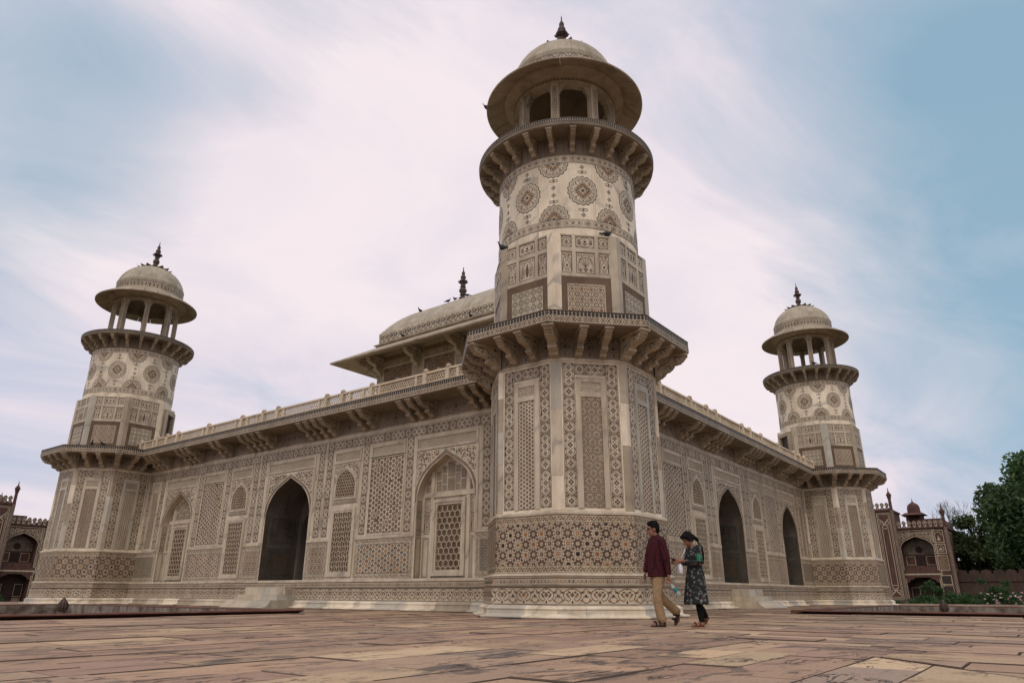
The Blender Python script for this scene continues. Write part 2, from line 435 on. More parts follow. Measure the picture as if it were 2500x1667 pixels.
def o_vine(L, w_, ground=WH, c2=OC, c3=BR, pr=1.7):
    """scrolling vine along +x in a band of height w_ (y 0..w_)"""
    o = Orn(); o.rect(ground, 0, 0, L, 0, w_)
    o.rect(DK, 1, 0, L, 0, .035*w_); o.rect(DK, 1, 0, L, .965*w_, w_)
    n = max(1, round(L/(pr*w_))); p = L/n
    pts = [(p*i/10, w_*(.5+.24*math.sin(2*PI*i/10))) for i in range(10*n+1)]
    o.stroke(DK, 1, pts, .07*w_)
    for i in range(n):
        for s in (0, 1):
            x = p*(i+.25+.5*s); y = .5*w_; sg = 1-2*s
            o.stroke(DK, 1, spiral(x, y-sg*.02*w_, .27*w_, .08*w_, R(90*sg), R(90*sg-300), 8), [.06*w_]*8+[.03*w_])
            o.poly(c2 if (i+s) % 2 else c3, 2, leaf(x-.05*w_, y-sg*.04*w_, .30*w_, .26*w_, R(-60*sg)))
            o.poly(c3, 2, leaf(p*(i+.5*s+.02), y, .34*w_, .17*w_, R(75*sg)))
            o.poly(c2, 2, leaf(p*(i+.5*s), y, .34*w_, .17*w_, R(-100*sg)))
            o.poly(c3, 2, dia(x, y+sg*.36*w_, .10*w_, .06*w_))
    return o.cliprect(0, L, 0, w_)
def o_frieze(L, h, ground=WH, unit=None):
    """large mirrored arabesque of the plinth"""
    o = Orn(); o.rect(ground, 0, 0, L, 0, h)
    for y in (.0, .965): o.rect(DK, 1, 0, L, y*h, (y+.035)*h)
    n = max(1, round(L/(unit or 1.55*h))); p = L/n
    u = Orn()
    for s in (-1, 1):
        u.stroke(BR, 1, [(s*x*p, y*h) for x, y in ((0, .92), (.12, .88), (.27, .74), (.33, .52), (.26, .30), (.13, .20), (.06, .30), (.10, .42))], [.05*h]*6+[.035*h]*2)
        u.stroke(DK, 1, [(s*x*p, y*h) for x, y in ((.5, .10), (.42, .14), (.36, .30), (.42, .46), (.47, .40))], .04*h)
        u.stroke(BR, 1, [(s*x*p, y*h) for x, y in ((.5, .90), (.43, .84), (.38, .68), (.44, .60))], .035*h)
        u.poly(OC, 2, leaf(s*.10*p, .42*h, .22*h, .14*h, R(90-s*50)))
        u.poly(BR, 2, leaf(s*.30*p, .66*h, .24*h, .13*h, R(90-s*70)))
        u.poly(OC, 2, leaf(s*.29*p, .30*h, .22*h, .13*h, R(-90+s*50)))
        u.poly(BR, 2, leaf(s*.16*p, .72*h, .20*h, .13*h, R(90+s*100)))
        u.poly(BR, 2, leaf(s*.20*p, .52*h, .16*h, .13*h, R(90+s*20)))
        u.poly(OC, 2, dia(s*.43*p, .74*h, .05*p, .055*h))
    u.poly(BR, 2, dia(0, .56*h, .085*p, .15*h)); u.poly(OC, 3, dia(0, .56*h, .055*p, .10*h)); u.poly(DK, 4, dia(0, .56*h, .025*p, .045*h))
    u.poly(OC, 2, dia(0, .86*h, .045*p, .06*h)); u.poly(BR, 2, leaf(0, .06*h, .2*h, .14*h, R(90)))
    for s in (-.5, .5): u.poly(DK, 2, dia(s*p, .5*h, .06*p, .1*h)); u.poly(RD, 3, dia(s*p, .5*h, .035*p, .06*h))
    for i in range(n): o.add(u, p*(i+.5), 0)
    return o.cliprect(0, L, 0, h)
def o_drops(L, h, ground=WH):
    """row of interlaced pointed arches with drops"""
    o = Orn(); o.rect(ground, 0, 0, L, 0, h)
    n = max(1, round(L/(.72*h))); p = L/n; cs = [OC, GR, BR, OC, DK, TN]
    for y in (.0, .94): o.rect(DK, 1, 0, L, y*h, (y+.06)*h)
    for i in range(n):
        x = p*(i+.5)
        o.poly(cs[(i*5+i//3) % 6], 2, [(x, .86*h), (x-.24*p, .52*h), (x-.12*p, .2*h), (x+.12*p, .2*h), (x+.24*p, .52*h)])
        o.poly(WH, 3, dia(x, .5*h, .08*p, .12*h))
        o.stroke(BR, 1, [(x-.5*p, .84*h), (x-.34*p, .5*h), (x-.34*p, .16*h)], .05*h); o.stroke(BR, 1, [(x+.5*p, .84*h), (x+.34*p, .5*h), (x+.34*p, .16*h)], .05*h)
        o.poly(BR, 1, dia(x-.5*p, .28*h, .09*p, .12*h))
    return o.cliprect(0, L, 0, h)
def o_merlon(L, h):
    """dark cresting: pale trefoils on black"""
    o = Orn(); o.rect(DK, 0, 0, L, 0, h)
    n = max(2, round(L/(.70*h))); p = L/n
    for i in range(n):
        x = p*(i+.5)
        o.poly(WH, 1, [(x-.26*p, .08*h), (x+.26*p, .08*h), (x, .34*h)]); o.poly(WH, 1, dia(x, .60*h, .2*p, .24*h)); o.poly(DK, 2, dia(x, .60*h, .09*p, .10*h))
    return o
def o_diamonds(L, h):
    o = Orn(); o.rect(BR, 0, 0, L, 0, h); o.rect(WH, 1, 0, L, .0, .12*h); o.rect(WH, 1, 0, L, .9*h, h)
    n = max(2, round(L/(.95*h))); p = L/n; cs = [OC, DK, BR, OC, GR]
    for i in range(n):
        x = p*(i+.5)
        o.stroke(WH, 2, [(x-.5*p, .14*h), (x, .86*h), (x+.5*p, .14*h)], .09*h); o.stroke(WH, 2, [(x-.5*p, .86*h), (x, .14*h), (x+.5*p, .86*h)], .09*h)
        o.poly(WH, 2, ngon(x+.5*p, .5*h, 8, .26*h)); o.poly(cs[i % 5], 3, ngon(x+.5*p, .5*h, 6, .17*h)); o.poly(cs[(i+2) % 5], 3, dia(x, .5*h, .1*h, .13*h))
    return o.cliprect(0, L, 0, h)
def o_hexstars(W_, H_, p, ground=BR, hexc=WH, starc=(TN, GR, TN), seedv=0, hexr=.5, patch=.0):
    """pale hexagons packed on a dark ground with six-point stars"""
    o = Orn(); o.rect(ground, 0, -W_/2, W_/2, 0, H_)
    rr = random.Random(seedv); dy = p*math.sqrt(3)/2
    for j in range(-1, int(H_/dy)+2):
        for i in range(-int(W_/p/2)-2, int(W_/p/2)+3):
            x = (i+.5*(j % 2))*p; y = j*dy
            if abs(x) > W_/2+p or y > H_+p: continue
            if (i-(j-(j % 2))//2-j) % 3 == 0:
                o.poly(starc[rr.randrange(len(starc))], 2, starp(x, y, 6, p*.46, p*.27, PI/6)); o.poly(WH, 3, ngon(x, y, 6, p*.11))
            else:
                if rr.random() < patch: continue
                o.poly(hexc, 1, ngon(x, y, 6, p*hexr, 0))
    return o.cliprect(-W_/2, W_/2, 0, H_)
def o_rosettes(W_, H_, p):
    """brown ringed rosettes among small stars"""
    o = Orn(); o.rect(TN, 0, -W_/2, W_/2, 0, H_)
    q = p/5
    for j in range(int(H_/q)+2):
        for i in range(-int(W_/q/2)-1, int(W_/q/2)+2):
            x = (i+.5*(j % 2))*q; y = j*q*.9
            o.poly(BR if (i+j) % 2 else GR, 1, starp(x, y, 5, q*.42, q*.2, j))
            o.poly(WH, 1, dia(x+q*.5, y, q*.24, q*.34))
    for j in range(int(H_/(p*.86))+2):
        for i in range(-3, 4):
            x = (i+.5*(j % 2))*p; y = (j+.3)*p*.86
            o.poly(CR, 2, ngon(x, y, 12, p*.38)); o.poly(UM, 3, starp(x, y, 12, p*.35, p*.28)); o.poly(WH, 4, ngon(x, y, 12, p*.26)); o.poly(BR, 5, ngon(x, y, 12, p*.20)); o.poly(CR, 6, starp(x, y, 8, p*.12, p*.06)); o.poly(DK, 7, ngon(x, y, 6, p*.035))
    return o.cliprect(-W_/2, W_/2, 0, H_)
def o_girih(W_, H_, p, ground=TN, line=WH, fills=(BR, OC, DK), lw=.075):
    """star-and-strap panel: eight-point stars on a square grid joined by pale straps"""
    o = Orn(); o.rect(ground, 0, -W_/2, W_/2, 0, H_)
    nx = max(1, round(W_/p)); ny = max(1, round(H_/p)); px_ = W_/nx; py_ = H_/ny; k = 0
    for j in range(ny+1):
        for i in range(nx+1):
            x = -W_/2+i*px_; y = j*py_; k += 1
            o.poly(fills[0], 1, starp(x, y, 8, p*.36, p*.25, PI/8)); o.stroke(line, 2, starp(x, y, 8, p*.40, p*.28, PI/8), lw*p, True)
            o.poly(line, 2, lobed(x, y, p*.14, 8, .3, 0, 2)); o.poly(DK, 3, ngon(x, y, 6, p*.05))
            cx, cy = x+px_/2, y+py_/2
            o.poly(fills[1], 1, starp(cx, cy, 4, p*.36, p*.17, 0)); o.stroke(line, 2, starp(cx, cy, 4, p*.32, p*.15, PI/4), lw*p, True); o.poly(fills[2], 3, ngon(cx, cy, 8, p*.075))
            for (ax, ay) in ((px_/2, 0), (0, py_/2)):
                o.poly(fills[1] if (i+j) % 2 else fills[0], 2, ngon(x+ax, y+ay, 6, p*.1, 0 if ax else PI/2)); o.stroke(line, 3, ngon(x+ax, y+ay, 6, p*.12, 0 if ax else PI/2), lw*.7*p, True)
    o.cliprect(-W_/2, W_/2, 0, H_); o.frame(line, 4, -W_/2, W_/2, 0, H_, lw*p*.8)
    return o
def o_zigzag(W_, H_, p):
    """interlocking brown, grey and ochre chevrons with hexagons"""
    o = Orn(); o.rect(WH, 0, -W_/2, W_/2, 0, H_)
    q = p/2; cs = [BR, GR, OC]; rr = random.Random(3)
    for j in range(-1, int(H_/q)+2):
        for i in range(-int(W_/q/2)-2, int(W_/q/2)+3):
            x = i*q; y = j*q+(q/2 if i % 2 else 0)
            if (i+2*j) % 4 == 0:
                o.poly(BR, 1, starp(x, y, 6, q*.54, q*.34)); o.poly(CR, 2, starp(x, y, 6, q*.34, q*.22)); o.poly(DK, 3, ngon(x, y, 6, q*.14))
            else:
                c = cs[(i+j) % 3]
                o.poly(c, 1, [(x-.46*q, y+.14*q), (x, y+.48*q), (x+.46*q, y+.14*q), (x+.46*q, y-.34*q), (x, y+.02*q), (x-.46*q, y-.34*q)])
                o.poly(DK if rr.random() < .12 else BR, 2, ngon(x, y-.30*q, 6, .17*q))
    return o.cliprect(-W_/2, W_/2, 0, H_)
def o_dado(W_, H_, kind, vb=.15):
    """framed dado panel, x -W/2..W/2, y 0..H"""
    o = Orn(); o.rect(WH, 0, -W_/2, W_/2, 0, H_)
    o.add(o_vine(W_, vb), -W_/2, 0, 0, 1, 1, 1); o.add(o_vine(W_, vb), -W_/2, H_-vb, 0, 1, 1, 1)
    vv = o_vine(H_-2*vb-.01, vb)
    o.add(vv, -W_/2+vb, vb+.005, PI/2, 1, 1, 1); o.add(vv, W_/2, vb+.005, PI/2, 1, 1, 1)
    iw, ih = W_-2*vb-.07, H_-2*vb-.07
    if iw > .2:
        inner = o_zigzag(iw, ih, .30) if kind == 'z' else (o_girih(iw, ih, .235, BR, WH, (BR, OC, DK)) if kind == 's' else o_girih(iw, ih, .20, GR, WH, (BR, TN, DK), .07))
        o.add(inner, 0, vb+.035, 0, 1, 1, 1)
        o.frame(DK, 3, -iw/2-.012, iw/2+.012, vb+.023, H_-vb-.023, .012)
    return o
def o_medallion(r):
    o = Orn()
    o.poly(DK, 0, lobed(0, 0, r, 18, .09)); o.poly(WH, 1, lobed(0, 0, r*.945, 18, .09)); o.poly(DK, 2, lobed(0, 0, r*.82, 18, .09)); o.poly(WH, 3, lobed(0, 0, r*.79, 18, .09))
    for k in range(18):
        a = 2*PI*(k+.5)/18; o.poly(BR if k % 2 else TN, 4, leaf(.64*r*math.cos(a), .64*r*math.sin(a), .11*r, .10*r, a))
    for k in range(4):
        a = k*PI/2
        cx, cy = .40*r*math.cos(a), .40*r*math.sin(a)
        o.stroke(BR, 4, lobed(cx, cy, r*.19, 8, .2, 0, 2), .035*r, True); o.poly(DK, 5, starp(cx, cy, 8, r*.115, r*.07)); o.poly(OC, 6, ngon(cx, cy, 6, r*.045))
        a += PI/4
        for d in (-.38, 0, .38): o.poly(OC if d == 0 else TN, 4, leaf(.16*r*math.cos(a+d), .16*r*math.sin(a+d), .42*r if d == 0 else .36*r, .15*r, a+d*.9))
        o.poly(BR, 5, dia(.63*r*math.cos(a), .63*r*math.sin(a), .06*r, .06*r))
    o.poly(BR, 5, starp(0, 0, 8, r*.15, r*.08)); o.poly(DK, 6, ngon(0, 0, 6, r*.05))
    return o
def o_pend(k):
    """chain link: pointed lozenge (0) or bar (1)"""
    o = Orn()
    if k == 0:
        o.stroke(DK, 0, [(-.062, 0), (-.03, .03), (0, .075), (.03, .03), (.062, 0), (.03, -.03), (0, -.075), (-.03, -.03)], .014, True); o.poly(BR, 1, dia(0, 0, .026, .034))
    else:
        o.stroke(DK, 0, [(-.125, 0), (-.095, .038), (-.05, .026), (0, .05), (.05, .026), (.095, .038), (.125, 0), (.095, -.038), (.05, -.026), (0, -.05), (-.05, -.026), (-.095, -.038)], .014, True); o.poly(BR, 1, starp(0, 0, 6, .036, .02))
    return o
def o_curlfill(inside, x0, x1, y0, y1, p, seedv=1):
    """free arabesque kept inside a region"""
    o = Orn(); rr = random.Random(seedv); j = 0; y = y0
    while y < y1+p:
        x = x0+(p*.5 if j % 2 else 0); i = 0
        while x < x1+p:
            a0 = rr.uniform(0, 2*PI); sg = 1 if (i+j) % 2 else -1
            sp = spiral(x, y, p*.58, p*.16, a0, a0+sg*4.4, 8)
            k = len(sp)
            good = [q for q in sp if inside(*q)]
            if len(good) == k: o.stroke(DK if rr.random() < .62 else BR, 1, sp, list(np.linspace(p*.13, p*.06, k)))
            elif len(good) >= 3:
                run = []
                for q in sp:
                    if inside(*q): run.append(q)
                    elif len(run) >= 3: break
                    else: run = []
                if len(run) >= 3: o.stroke(DK, 1, run, p*.09)
            for q in range(3):
                a = a0+rr.uniform(-1, 1)+q*2.1
                lf = leaf(x+p*.06*math.cos(a), y+p*.06*math.sin(a), p*rr.uniform(.34, .5), p*rr.uniform(.18, .28), a)
                if all(inside(*z) for z in lf): o.poly(rr.choice((OC, OC, BR, TN, BR)), 2, lf)
            a = a0+2.4; c_ = (x+p*.62*math.cos(a), y+p*.62*math.sin(a))
            st = starp(*c_, 5, p*.17, p*.09, a)
            if all(inside(*z) for z in st): o.poly(rr.choice((BR, DK, OC)), 3, st)
            x += p; i += 1
        y += p*.86; j += 1
    return o
VASE = [(0, 0), (.16, 0), (.12, .06), (.07, .10), (.22, .24), (.26, .36), (.18, .5), (.07, .62), (.05, .78), (.12, .84), (.06, .9), (0, 1.0)]
def o_vase(h, outline=True, m=BR):
    o = Orn(); pts = [(x*h*.8, y*h) for x, y in VASE]; full = pts+[(-x, y) for x, y in pts[-2:0:-1]]
    if outline: o.stroke(m, 2, full, .03*h, True); o.poly(m, 2, dia(0, .34*h, .09*h, .11*h)); o.poly(m, 2, dia(0, .15*h, .05*h, .03*h))
    else: o.poly(m, 2, full)
    return o
def o_cup(h):
    o = Orn(); o.poly(BR, 2, [(-.12*h, 0), (.12*h, 0), (.06*h, .16*h), (.26*h, .3*h), (.30*h, .6*h), (.12*h, .66*h), (0, .95*h), (-.12*h, .66*h), (-.30*h, .6*h), (-.26*h, .3*h), (-.06*h, .16*h)])
    o.rect(WH, 3, -.2*h, .2*h, .42*h, .5*h); return o
def o_cell(w_, h, kind):
    """one framed picture panel of the octagon, centred x, y 0..h"""
    o = Orn(); o.rect(WH, 0, -w_/2, w_/2, 0, h); o.frame(DK, 1, -w_/2, w_/2, 0, h, .016)
    if kind in ('cup', 'trio'):
        if kind == 'cup': o.stroke(BR, 2, lobed(0, h/2, min(w_, h)*.42, 10, .16, 0, 2), .014, True); o.add(o_cup(h*.42), 0, h*.29)
        else:
            o.stroke(BR, 2, lobed(0, h/2, h*.42, 8, .2, 0, 3, w_/h*.98, 1), .014, True)
            o.add(o_cup(h*.45), -w_*.3, h*.28); o.add(o_cup(h*.45), w_*.3, h*.28); o.poly(RD, 2, [(-.17*w_, .42*h), (-.06*w_, .28*h), (.06*w_, .28*h), (.17*w_, .42*h), (.06*w_, .38*h), (-.06*w_, .38*h)]); o.poly(DK, 2, starp(0, .56*h, 8, .13*h, .08*h))
        for sx_ in (-1, 1):
            for sy_ in (-1, 1): o.poly(BR, 2, leaf(sx_*w_*.42, h/2+sy_*h*.42, .12*h, .07*h, math.atan2(-sy_, -sx_)))
    else:
        ar = [(-w_*.40, .08*h), (-w_*.40, .45*h), (-w_*.32, .56*h), (-w_*.34, .66*h), (-w_*.2, .76*h), (-w_*.12, .86*h), (0, .92*h)]
        o.stroke(BR, 2, ar+[(-x, y) for x, y in ar[-2::-1]], .014)
        for sx_ in (-1, 1):
            o.poly(OC, 2, leaf(sx_*w_*.42, h*.92, .16*h, .08*h, math.atan2(-1, -sx_))); o.poly(BR, 2, leaf(sx_*w_*.22, h*.93, .12*h, .05*h, R(-90)))
        if kind == 'vase': o.add(o_vase(h*.72), 0, .1*h)
        elif kind == 'cypress':
            o.poly(BR, 2, [(0, .10*h), (.05*w_, .16*h), (.10*w_, .3*h), (.10*w_, .45*h), (.05*w_, .64*h), (0, .82*h), (-.05*w_, .64*h), (-.10*w_, .45*h), (-.10*w_, .3*h), (-.05*w_, .16*h)])
            o.add(o_curlfill(lambda x, y: abs(x) > .13*w_ and abs(x) < .38*w_ and .1*h < y < .62*h, -.38*w_, .38*w_, .12*h, .6*h, .13*w_, 4), 0, 0)
        else:
            o.add(o_cup(h*.3), 0, .06*h); o.add(o_cup(h*.22), -.28*w_, .06*h); o.add(o_cup(h*.22), .28*w_, .06*h)
            for a in range(-60, 61, 20):
                x1, y1 = .42*h*math.sin(R(a))*.8, .34*h+.42*h*math.cos(R(a)); o.stroke(BR, 2, [(0, .3*h), (x1*.5, .3*h+(y1-.3*h)*.6), (x1, y1)], .01); o.poly(OC if a % 40 else BR, 3, starp(x1, y1, 6, .045*h, .025*h))
    return o
def o_hexjali(W_, H_, p, lw, inner=True):
    """pierced hexagon screen drawn as bars, x -W/2..W/2, y 0..H"""
    o = Orn(); dy = p*math.sqrt(3)/2; s = p/math.sqrt(3)
    for j in range(-1, int(H_/dy)+2):
        for i in range(-int(W_/p/2)-2, int(W_/p/2)+3):
            x = (i+.5*(j % 2))*p; y = j*dy
            h6 = [(x+s*math.cos(R(90+60*k)), y+s*math.sin(R(90+60*k))) for k in range(7)]
            for k in range(3): o.stroke(WH, 0, [h6[k], h6[k+1]], lw)
            if inner:
                hi = [(x+s*.52*math.cos(R(60*k)), y+s*.52*math.sin(R(60*k))) for k in range(6)]
                o.stroke(TN, 0, hi, lw*.5, True)
                for k in range(6): o.stroke(TN, 0, [hi[k], h6[k-1 if k else 5]], lw*.5)
    return o.cliprect(-W_/2, W_/2, 0, H_)
# ------------------------------------------------------------------ brackets
def bracket_mesh(name, D, H, w_, mats=('marble_warm', 'in_dark'), inlay=True):
    """scrolled marble bracket: wall at d=0, top at z=0, projects along +x"""
    mb = MB()
    pr = [(0, 0), (D*.98, 0), (D*.98, -.10*H), (D*.94, -.14*H), (D*.97, -.19*H), (D*.89, -.24*H), (D*.92, -.29*H), (D*.83, -.34*H), (D*.84, -.39*H), (D*.70, -.45*H),
          (D*.54, -.49*H), (D*.44, -.54*H), (D*.41, -.61*H), (D*.45, -.67*H), (D*.44, -.74*H), (D*.33, -.80*H), (D*.22, -.84*H), (D*.20, -.90*H), (D*.19, -.95*H), (D*.09, -H), (0, -H)]
    mb.prism(pr, 'y', -w_/2, w_/2)
    mb.prism([(0, .004), (D*1.03, .004), (D*1.03, -.055*H), (D*.99, -.10*H), (0, -.10*H)], 'y', -w_*.68, w_*.68)
    if inlay:
        for s in (-1, 1):
            o = Orn()
            o.stroke(DK, 0, spiral(.68*D, -.30*H, .17*H, .04*H, 0, 5.2, 10), .03*H)
            o.stroke(DK, 0, spiral(.30*D, -.62*H, .14*H, .03*H, 2.6, -2.8, 9), .028*H)
            o.stroke(DK, 0, [(.86*D, -.14*H), (.5*D, -.16*H), (.42*D, -.40*H), (.2*D, -.46*H), (.10*D, -.75*H)], .026*H)
            o.poly(DK, 0, leaf(.16*D, -.2*H, .16*H, .1*H, .4)); o.poly(DK, 0, dia(.44*D, -.56*H, .03*D, .05*H))
            for (m_, l, q), h in zip(o.p, heights(o)): mb.add([(x, s*(w_/2+h), y) for x, y in q], [tuple(range(len(q)))], 1)
    return mb.build(name, list(mats))
def strip_prof_smooth(pts, n=3): return pts

ZB = 6.915
def make_tower():
    root = empty('corner_tower')
    F8 = [(math.cos(PI/4*k), math.sin(PI/4*k)) for k in range(8)]
    def fitem(o, k, a, z, hb=0.0):
        n = F8[k]; return (o, (n[0]*a, n[1]*a, z), (-n[1], n[0], 0), (0, 0, 1), (n[0], n[1], 0), hb)
    low = [k for k in range(8) if k != 1]          # the face towards the hall's inside is not seen
    # --- plinth
    mb = MB(); oct_loft(mb, [(2.26, 0), (2.26, .27), (2.245, .275), (2.245, .665), (2.29, .675), (2.29, .695), (2.22, .70), (2.22, .85), (2.235, .855), (2.25, .865), (2.25, .905), (2.20, .93), (2.165, .95)])
    pl = mb.build('plinth', 'marble', root)
    prof = [(2.2, .0), (2.48, .0), (2.505, .012), (2.513, .032), (2.505, .052), (2.48, .064), (2.40, .066), (2.395, .075), (2.375, .08), (2.365, .095), (2.36, .185), (2.375, .19), (2.378, .205), (2.36, .22), (2.33, .225), (2.315, .25), (2.30, .262), (2.2, .262)]
    mats = ['marble_pale', 'marble_grey', 'marble', 'marble_pale']
    for k in range(8):
        n = F8[k]
        for j, (f0, f1) in enumerate(((-1, -.35), (-.35, .3), (.3, 1)) if k % 2 else ((-1, .1), (.1, 1))):
            V = []; Fc = []
            for f in (f0, f1):
                for (a, z) in prof:
                    g = .003 if abs(f) < 1 else 0
                    u = f*a*T8+(g if f == f0 else -g)
                    V.append((n[0]*a-n[1]*u, n[1]*a+n[0]*u, z))
            kk = len(prof); Fc = [(i, (i+1) % kk, kk+(i+1) % kk, kk+i) for i in range(kk)]+[tuple(range(kk-1, -1, -1)), tuple(range(kk, 2*kk))]
            mk('base_stone', V, Fc, random.choice(mats), pl)
    it = []
    for k in low:
        wd = 2*2.245*T8-.01
        fz = Orn(); fz.add(o_frieze(wd, .37, WH, .62), -wd/2, 0); it.append(fitem(fz, k, 2.245, .285))
        dr = Orn(); wd = 2*2.22*T8-.01; dr.add(o_drops(wd, .135), -wd/2, 0); it.append(fitem(dr, k, 2.22, .708))
        ln = Orn(); wd = 2*2.29*T8-.004; ln.rect(DK, 0, -wd/2, wd/2, .003, .017); it.append(fitem(ln, k, 2.29, .675))
        ln = Orn(); wd = 2*2.25*T8-.004; ln.rect(BR, 0, -wd/2, wd/2, .012, .028); it.append(fitem(ln, k, 2.25, .865))
    tag(emit_flat(it, 'plinth_inlay', pl), kind='stuff')
    # --- dado
    mb = MB(); oct_loft(mb, [(2.16, .95), (2.16, 2.215), (2.185, 2.225), (2.185, 2.265), (2.15, 2.29), (2.118, 2.315)])
    da = mb.build('dado', 'marble', root)
    it = []; star = None; c = .224
    starmesh = None
    for k in low:
        wd = 2*2.16*T8-.006
        o = Orn(); o.add(o_vine(wd, .158, CR, OC, BR, 1.5), -wd/2, 0); it.append(fitem(o, k, 2.16, .952))
        o = Orn(); o.add(o_vine(wd, .158, CR, OC, BR, 1.5), -wd/2, 0); it.append(fitem(o, k, 2.16, 2.052))
        o = Orn(); H_ = .90; z0 = 1.128
        o.rect(BR, 0, -wd/2, wd/2, 0, H_); o.rect(DK, 1, -wd/2, wd/2, -.012, 0); o.rect(DK, 1, -wd/2, wd/2, H_, H_+.012)
        nx = 8; px_ = wd/nx; ny = 4; py_ = H_/ny
        spots = []
        for j in range(ny+1):
            for i in range(nx+1):
                x = -wd/2+i*px_; y = j*py_
                if (i+j) % 2 == 0:
                    # strap star with the tile set into it
                    o.stroke(WH, 3, starp(x, y, 8, px_*.66, px_*.47, PI/8), .021, True)
                    if 0 < j < ny and 0 < i < nx: spots.append((x, y))
                    else: o.poly(BR, 1, starp(x, y, 8, px_*.6, px_*.42, PI/8)); o.poly(CR, 2, lobed(x, y, px_*.22, 8, .3, 0, 2)); o.poly(DK, 3, ngon(x, y, 8, px_*.06))
                else:
                    q = (i*7+j*3+k) % 5
                    o.poly((OC, TN, OC, RD, OC)[q], 1, starp(x, y, 4, px_*.62, px_*.3, PI/4)); o.stroke(WH, 3, ngon(x, y, 8, px_*.30, PI/8), .019, True)
                    o.poly((OC, OC, DK, OC, BR)[q], 2, ngon(x, y, 8, px_*.24, PI/8)); o.poly(CR if q > 2 else DK, 3, ngon(x, y, 6, px_*.07))
                    for s in range(4):
                        a = s*PI/2; o.stroke(WH, 4, [(x+px_*.28*math.cos(a), y+py_*.28*math.sin(a)), (x+px_*.60*math.cos(a), y+py_*.60*math.sin(a))], .018)
                    for s in range(4):
                        a = s*PI/2+PI/4; o.stroke(WH, 4, [(x+px_*.28*math.cos(a), y+py_*.28*math.sin(a)), (x+px_*.60*math.cos(a), y+py_*.60*math.sin(a))], .017)
        o.cliprect(-wd/2, wd/2, -.012, H_+.012); it.append(fitem(o, k, 2.16, z0))
        if k in (4, 5, 6, 7, 0, 3, 2):
            n = F8[k]
            for x, y in spots:
                if starmesh is None:
                    r0 = px_*.60
                    V = []; Fc = []; Mi = []
                    sp = starp(0, 0, 8, r0, r0*.70, PI/8); sq = starp(0, 0, 8, r0*.95, r0*.665, PI/8)
                    V += [(.002, a, b_) for a, b_ in sp]+[(.0075, a, b_) for a, b_ in sq]
                    Fc += [(i, (i+1) % 16, 16+(i+1) % 16, 16+i) for i in range(16)]+[tuple(range(16, 32))]; Mi += [0]*17
                    fl = lobed(0, 0, r0*.38, 8, .32, 0, 2); V += [(.0092, a, b_) for a, b_ in fl]; Fc.append(tuple(range(32, 48))); Mi.append(1)
                    dt = ngon(0, 0, 8, r0*.1); V += [(.0105, a, b_) for a, b_ in dt]; Fc.append(tuple(range(48, 56))); Mi.append(2)
                    starmesh = mk('star_tile', V, Fc, ['in_brown', 'in_cream', 'in_dark'], da, Mi, loc=(n[0]*2.16-n[1]*x, n[1]*2.16+n[0]*x, z0+y), rotz=PI/4*k)
                else: inst(starmesh, da, (n[0]*2.16-n[1]*x, n[1]*2.16+n[0]*x, z0+y), PI/4*k)
    tag(emit_flat(it, 'dado_inlay', da), kind='stuff')
    # --- shaft
    A = 2.10
    mb = MB(); oct_loft(mb, [(A, 2.30), (A, 6.02)]); sh = mb.build('shaft', 'marble_pale', root)
    it = []; cv = []
    hw = A*T8
    for k in low:
        zt = 2.385; H_ = 5.875-zt; w_ = .31
        for s in (-1, 1):
            o = Orn(); o.add(o_strip(H_, w_), s*.545, 0, PI/2); it.append(fitem(o, k, A, zt))
        o = Orn(); o.add(o_strip(.78, w_), -.39, 0); it.append(fitem(o, k, A, 5.72))
        pan = o_rosettes(.50, 2.64, .215) if k % 2 else o_hexstars(.50, 2.64, .058, TN, WH, (BR, UM, GR, BR), k, .52)
        if k == 6: pan = o_hexstars(.50, 2.64, .064, UM, WH, (GR, BR, TN), k, .50)
        it.append(fitem(pan, k, A, 2.378, -.001)); pan.frame(DK, 4, -.25, .25, 0, 2.64, .008)
        o = Orn(); o.rect(CV, 0, -.25, .25, 0, .24); it.append(fitem(o, k, A, 5.15))
        o = Orn(); o.rect(DK, 0, -hw+.02, hw-.02, 0, .008); it.append(fitem(o, k, A, 5.915))
        n = F8[k]
        # raised marble surround of the tall panel
        mb = MB()
        for (u0, u1, za, zb_) in ((-.375, -.25, 2.37, 5.53), (.25, .375, 2.37, 5.53), (-.25, .25, 5.40, 5.53), (-.25, .25, 5.022, 5.145)):
            mb.box(A-.01, A+.022, u0, u1, za, zb_)
        fr = mb.build('panel_frame', 'marble_grey' if k % 3 == 0 else 'marble', sh, rotz=PI/4*k)
    tag(emit_flat(it, 'shaft_inlay', sh), kind='stuff')
    # corner pilasters in lengths of stone
    cuts = [[2.318, 3.5, 4.35, 5.2, 5.91], [2.318, 3.1, 4.7, 5.91], [2.318, 3.85, 4.9, 5.91]]
    mm = ['marble_pale', 'marble', 'marble_grey', 'marble_warm']
    for k in range(8):
        a1 = (A+.018); c_ = cuts[k % 3]
        for i in range(len(c_)-1):
            x0, y0 = a1, a1*T8
            mb = MB()
            P0 = [(a1, a1*T8-.145), (a1, a1*T8)]
            rot = lambda p, an: (p[0]*math.cos(an)-p[1]*math.sin(an), p[0]*math.sin(an)+p[1]*math.cos(an))
            p3 = rot((a1, -a1*T8+.145), PI/4); p4 = rot((a1-.03, -a1*T8+.145), PI/4); p5 = (a1-.03, a1*T8-.145)
            mb.prism([P0[0], P0[1], p3, p4, p5], 'z', c_[i]+.002, c_[i+1]-.002)
            mb.build('corner_pilaster', mm[(k*3+i) % 4], sh, rotz=PI/4*k)
    mb = MB(); oct_loft(mb, [(A+.024, 5.912), (A+.024, 6.0)]); mb.build('head_band', 'marble', sh)
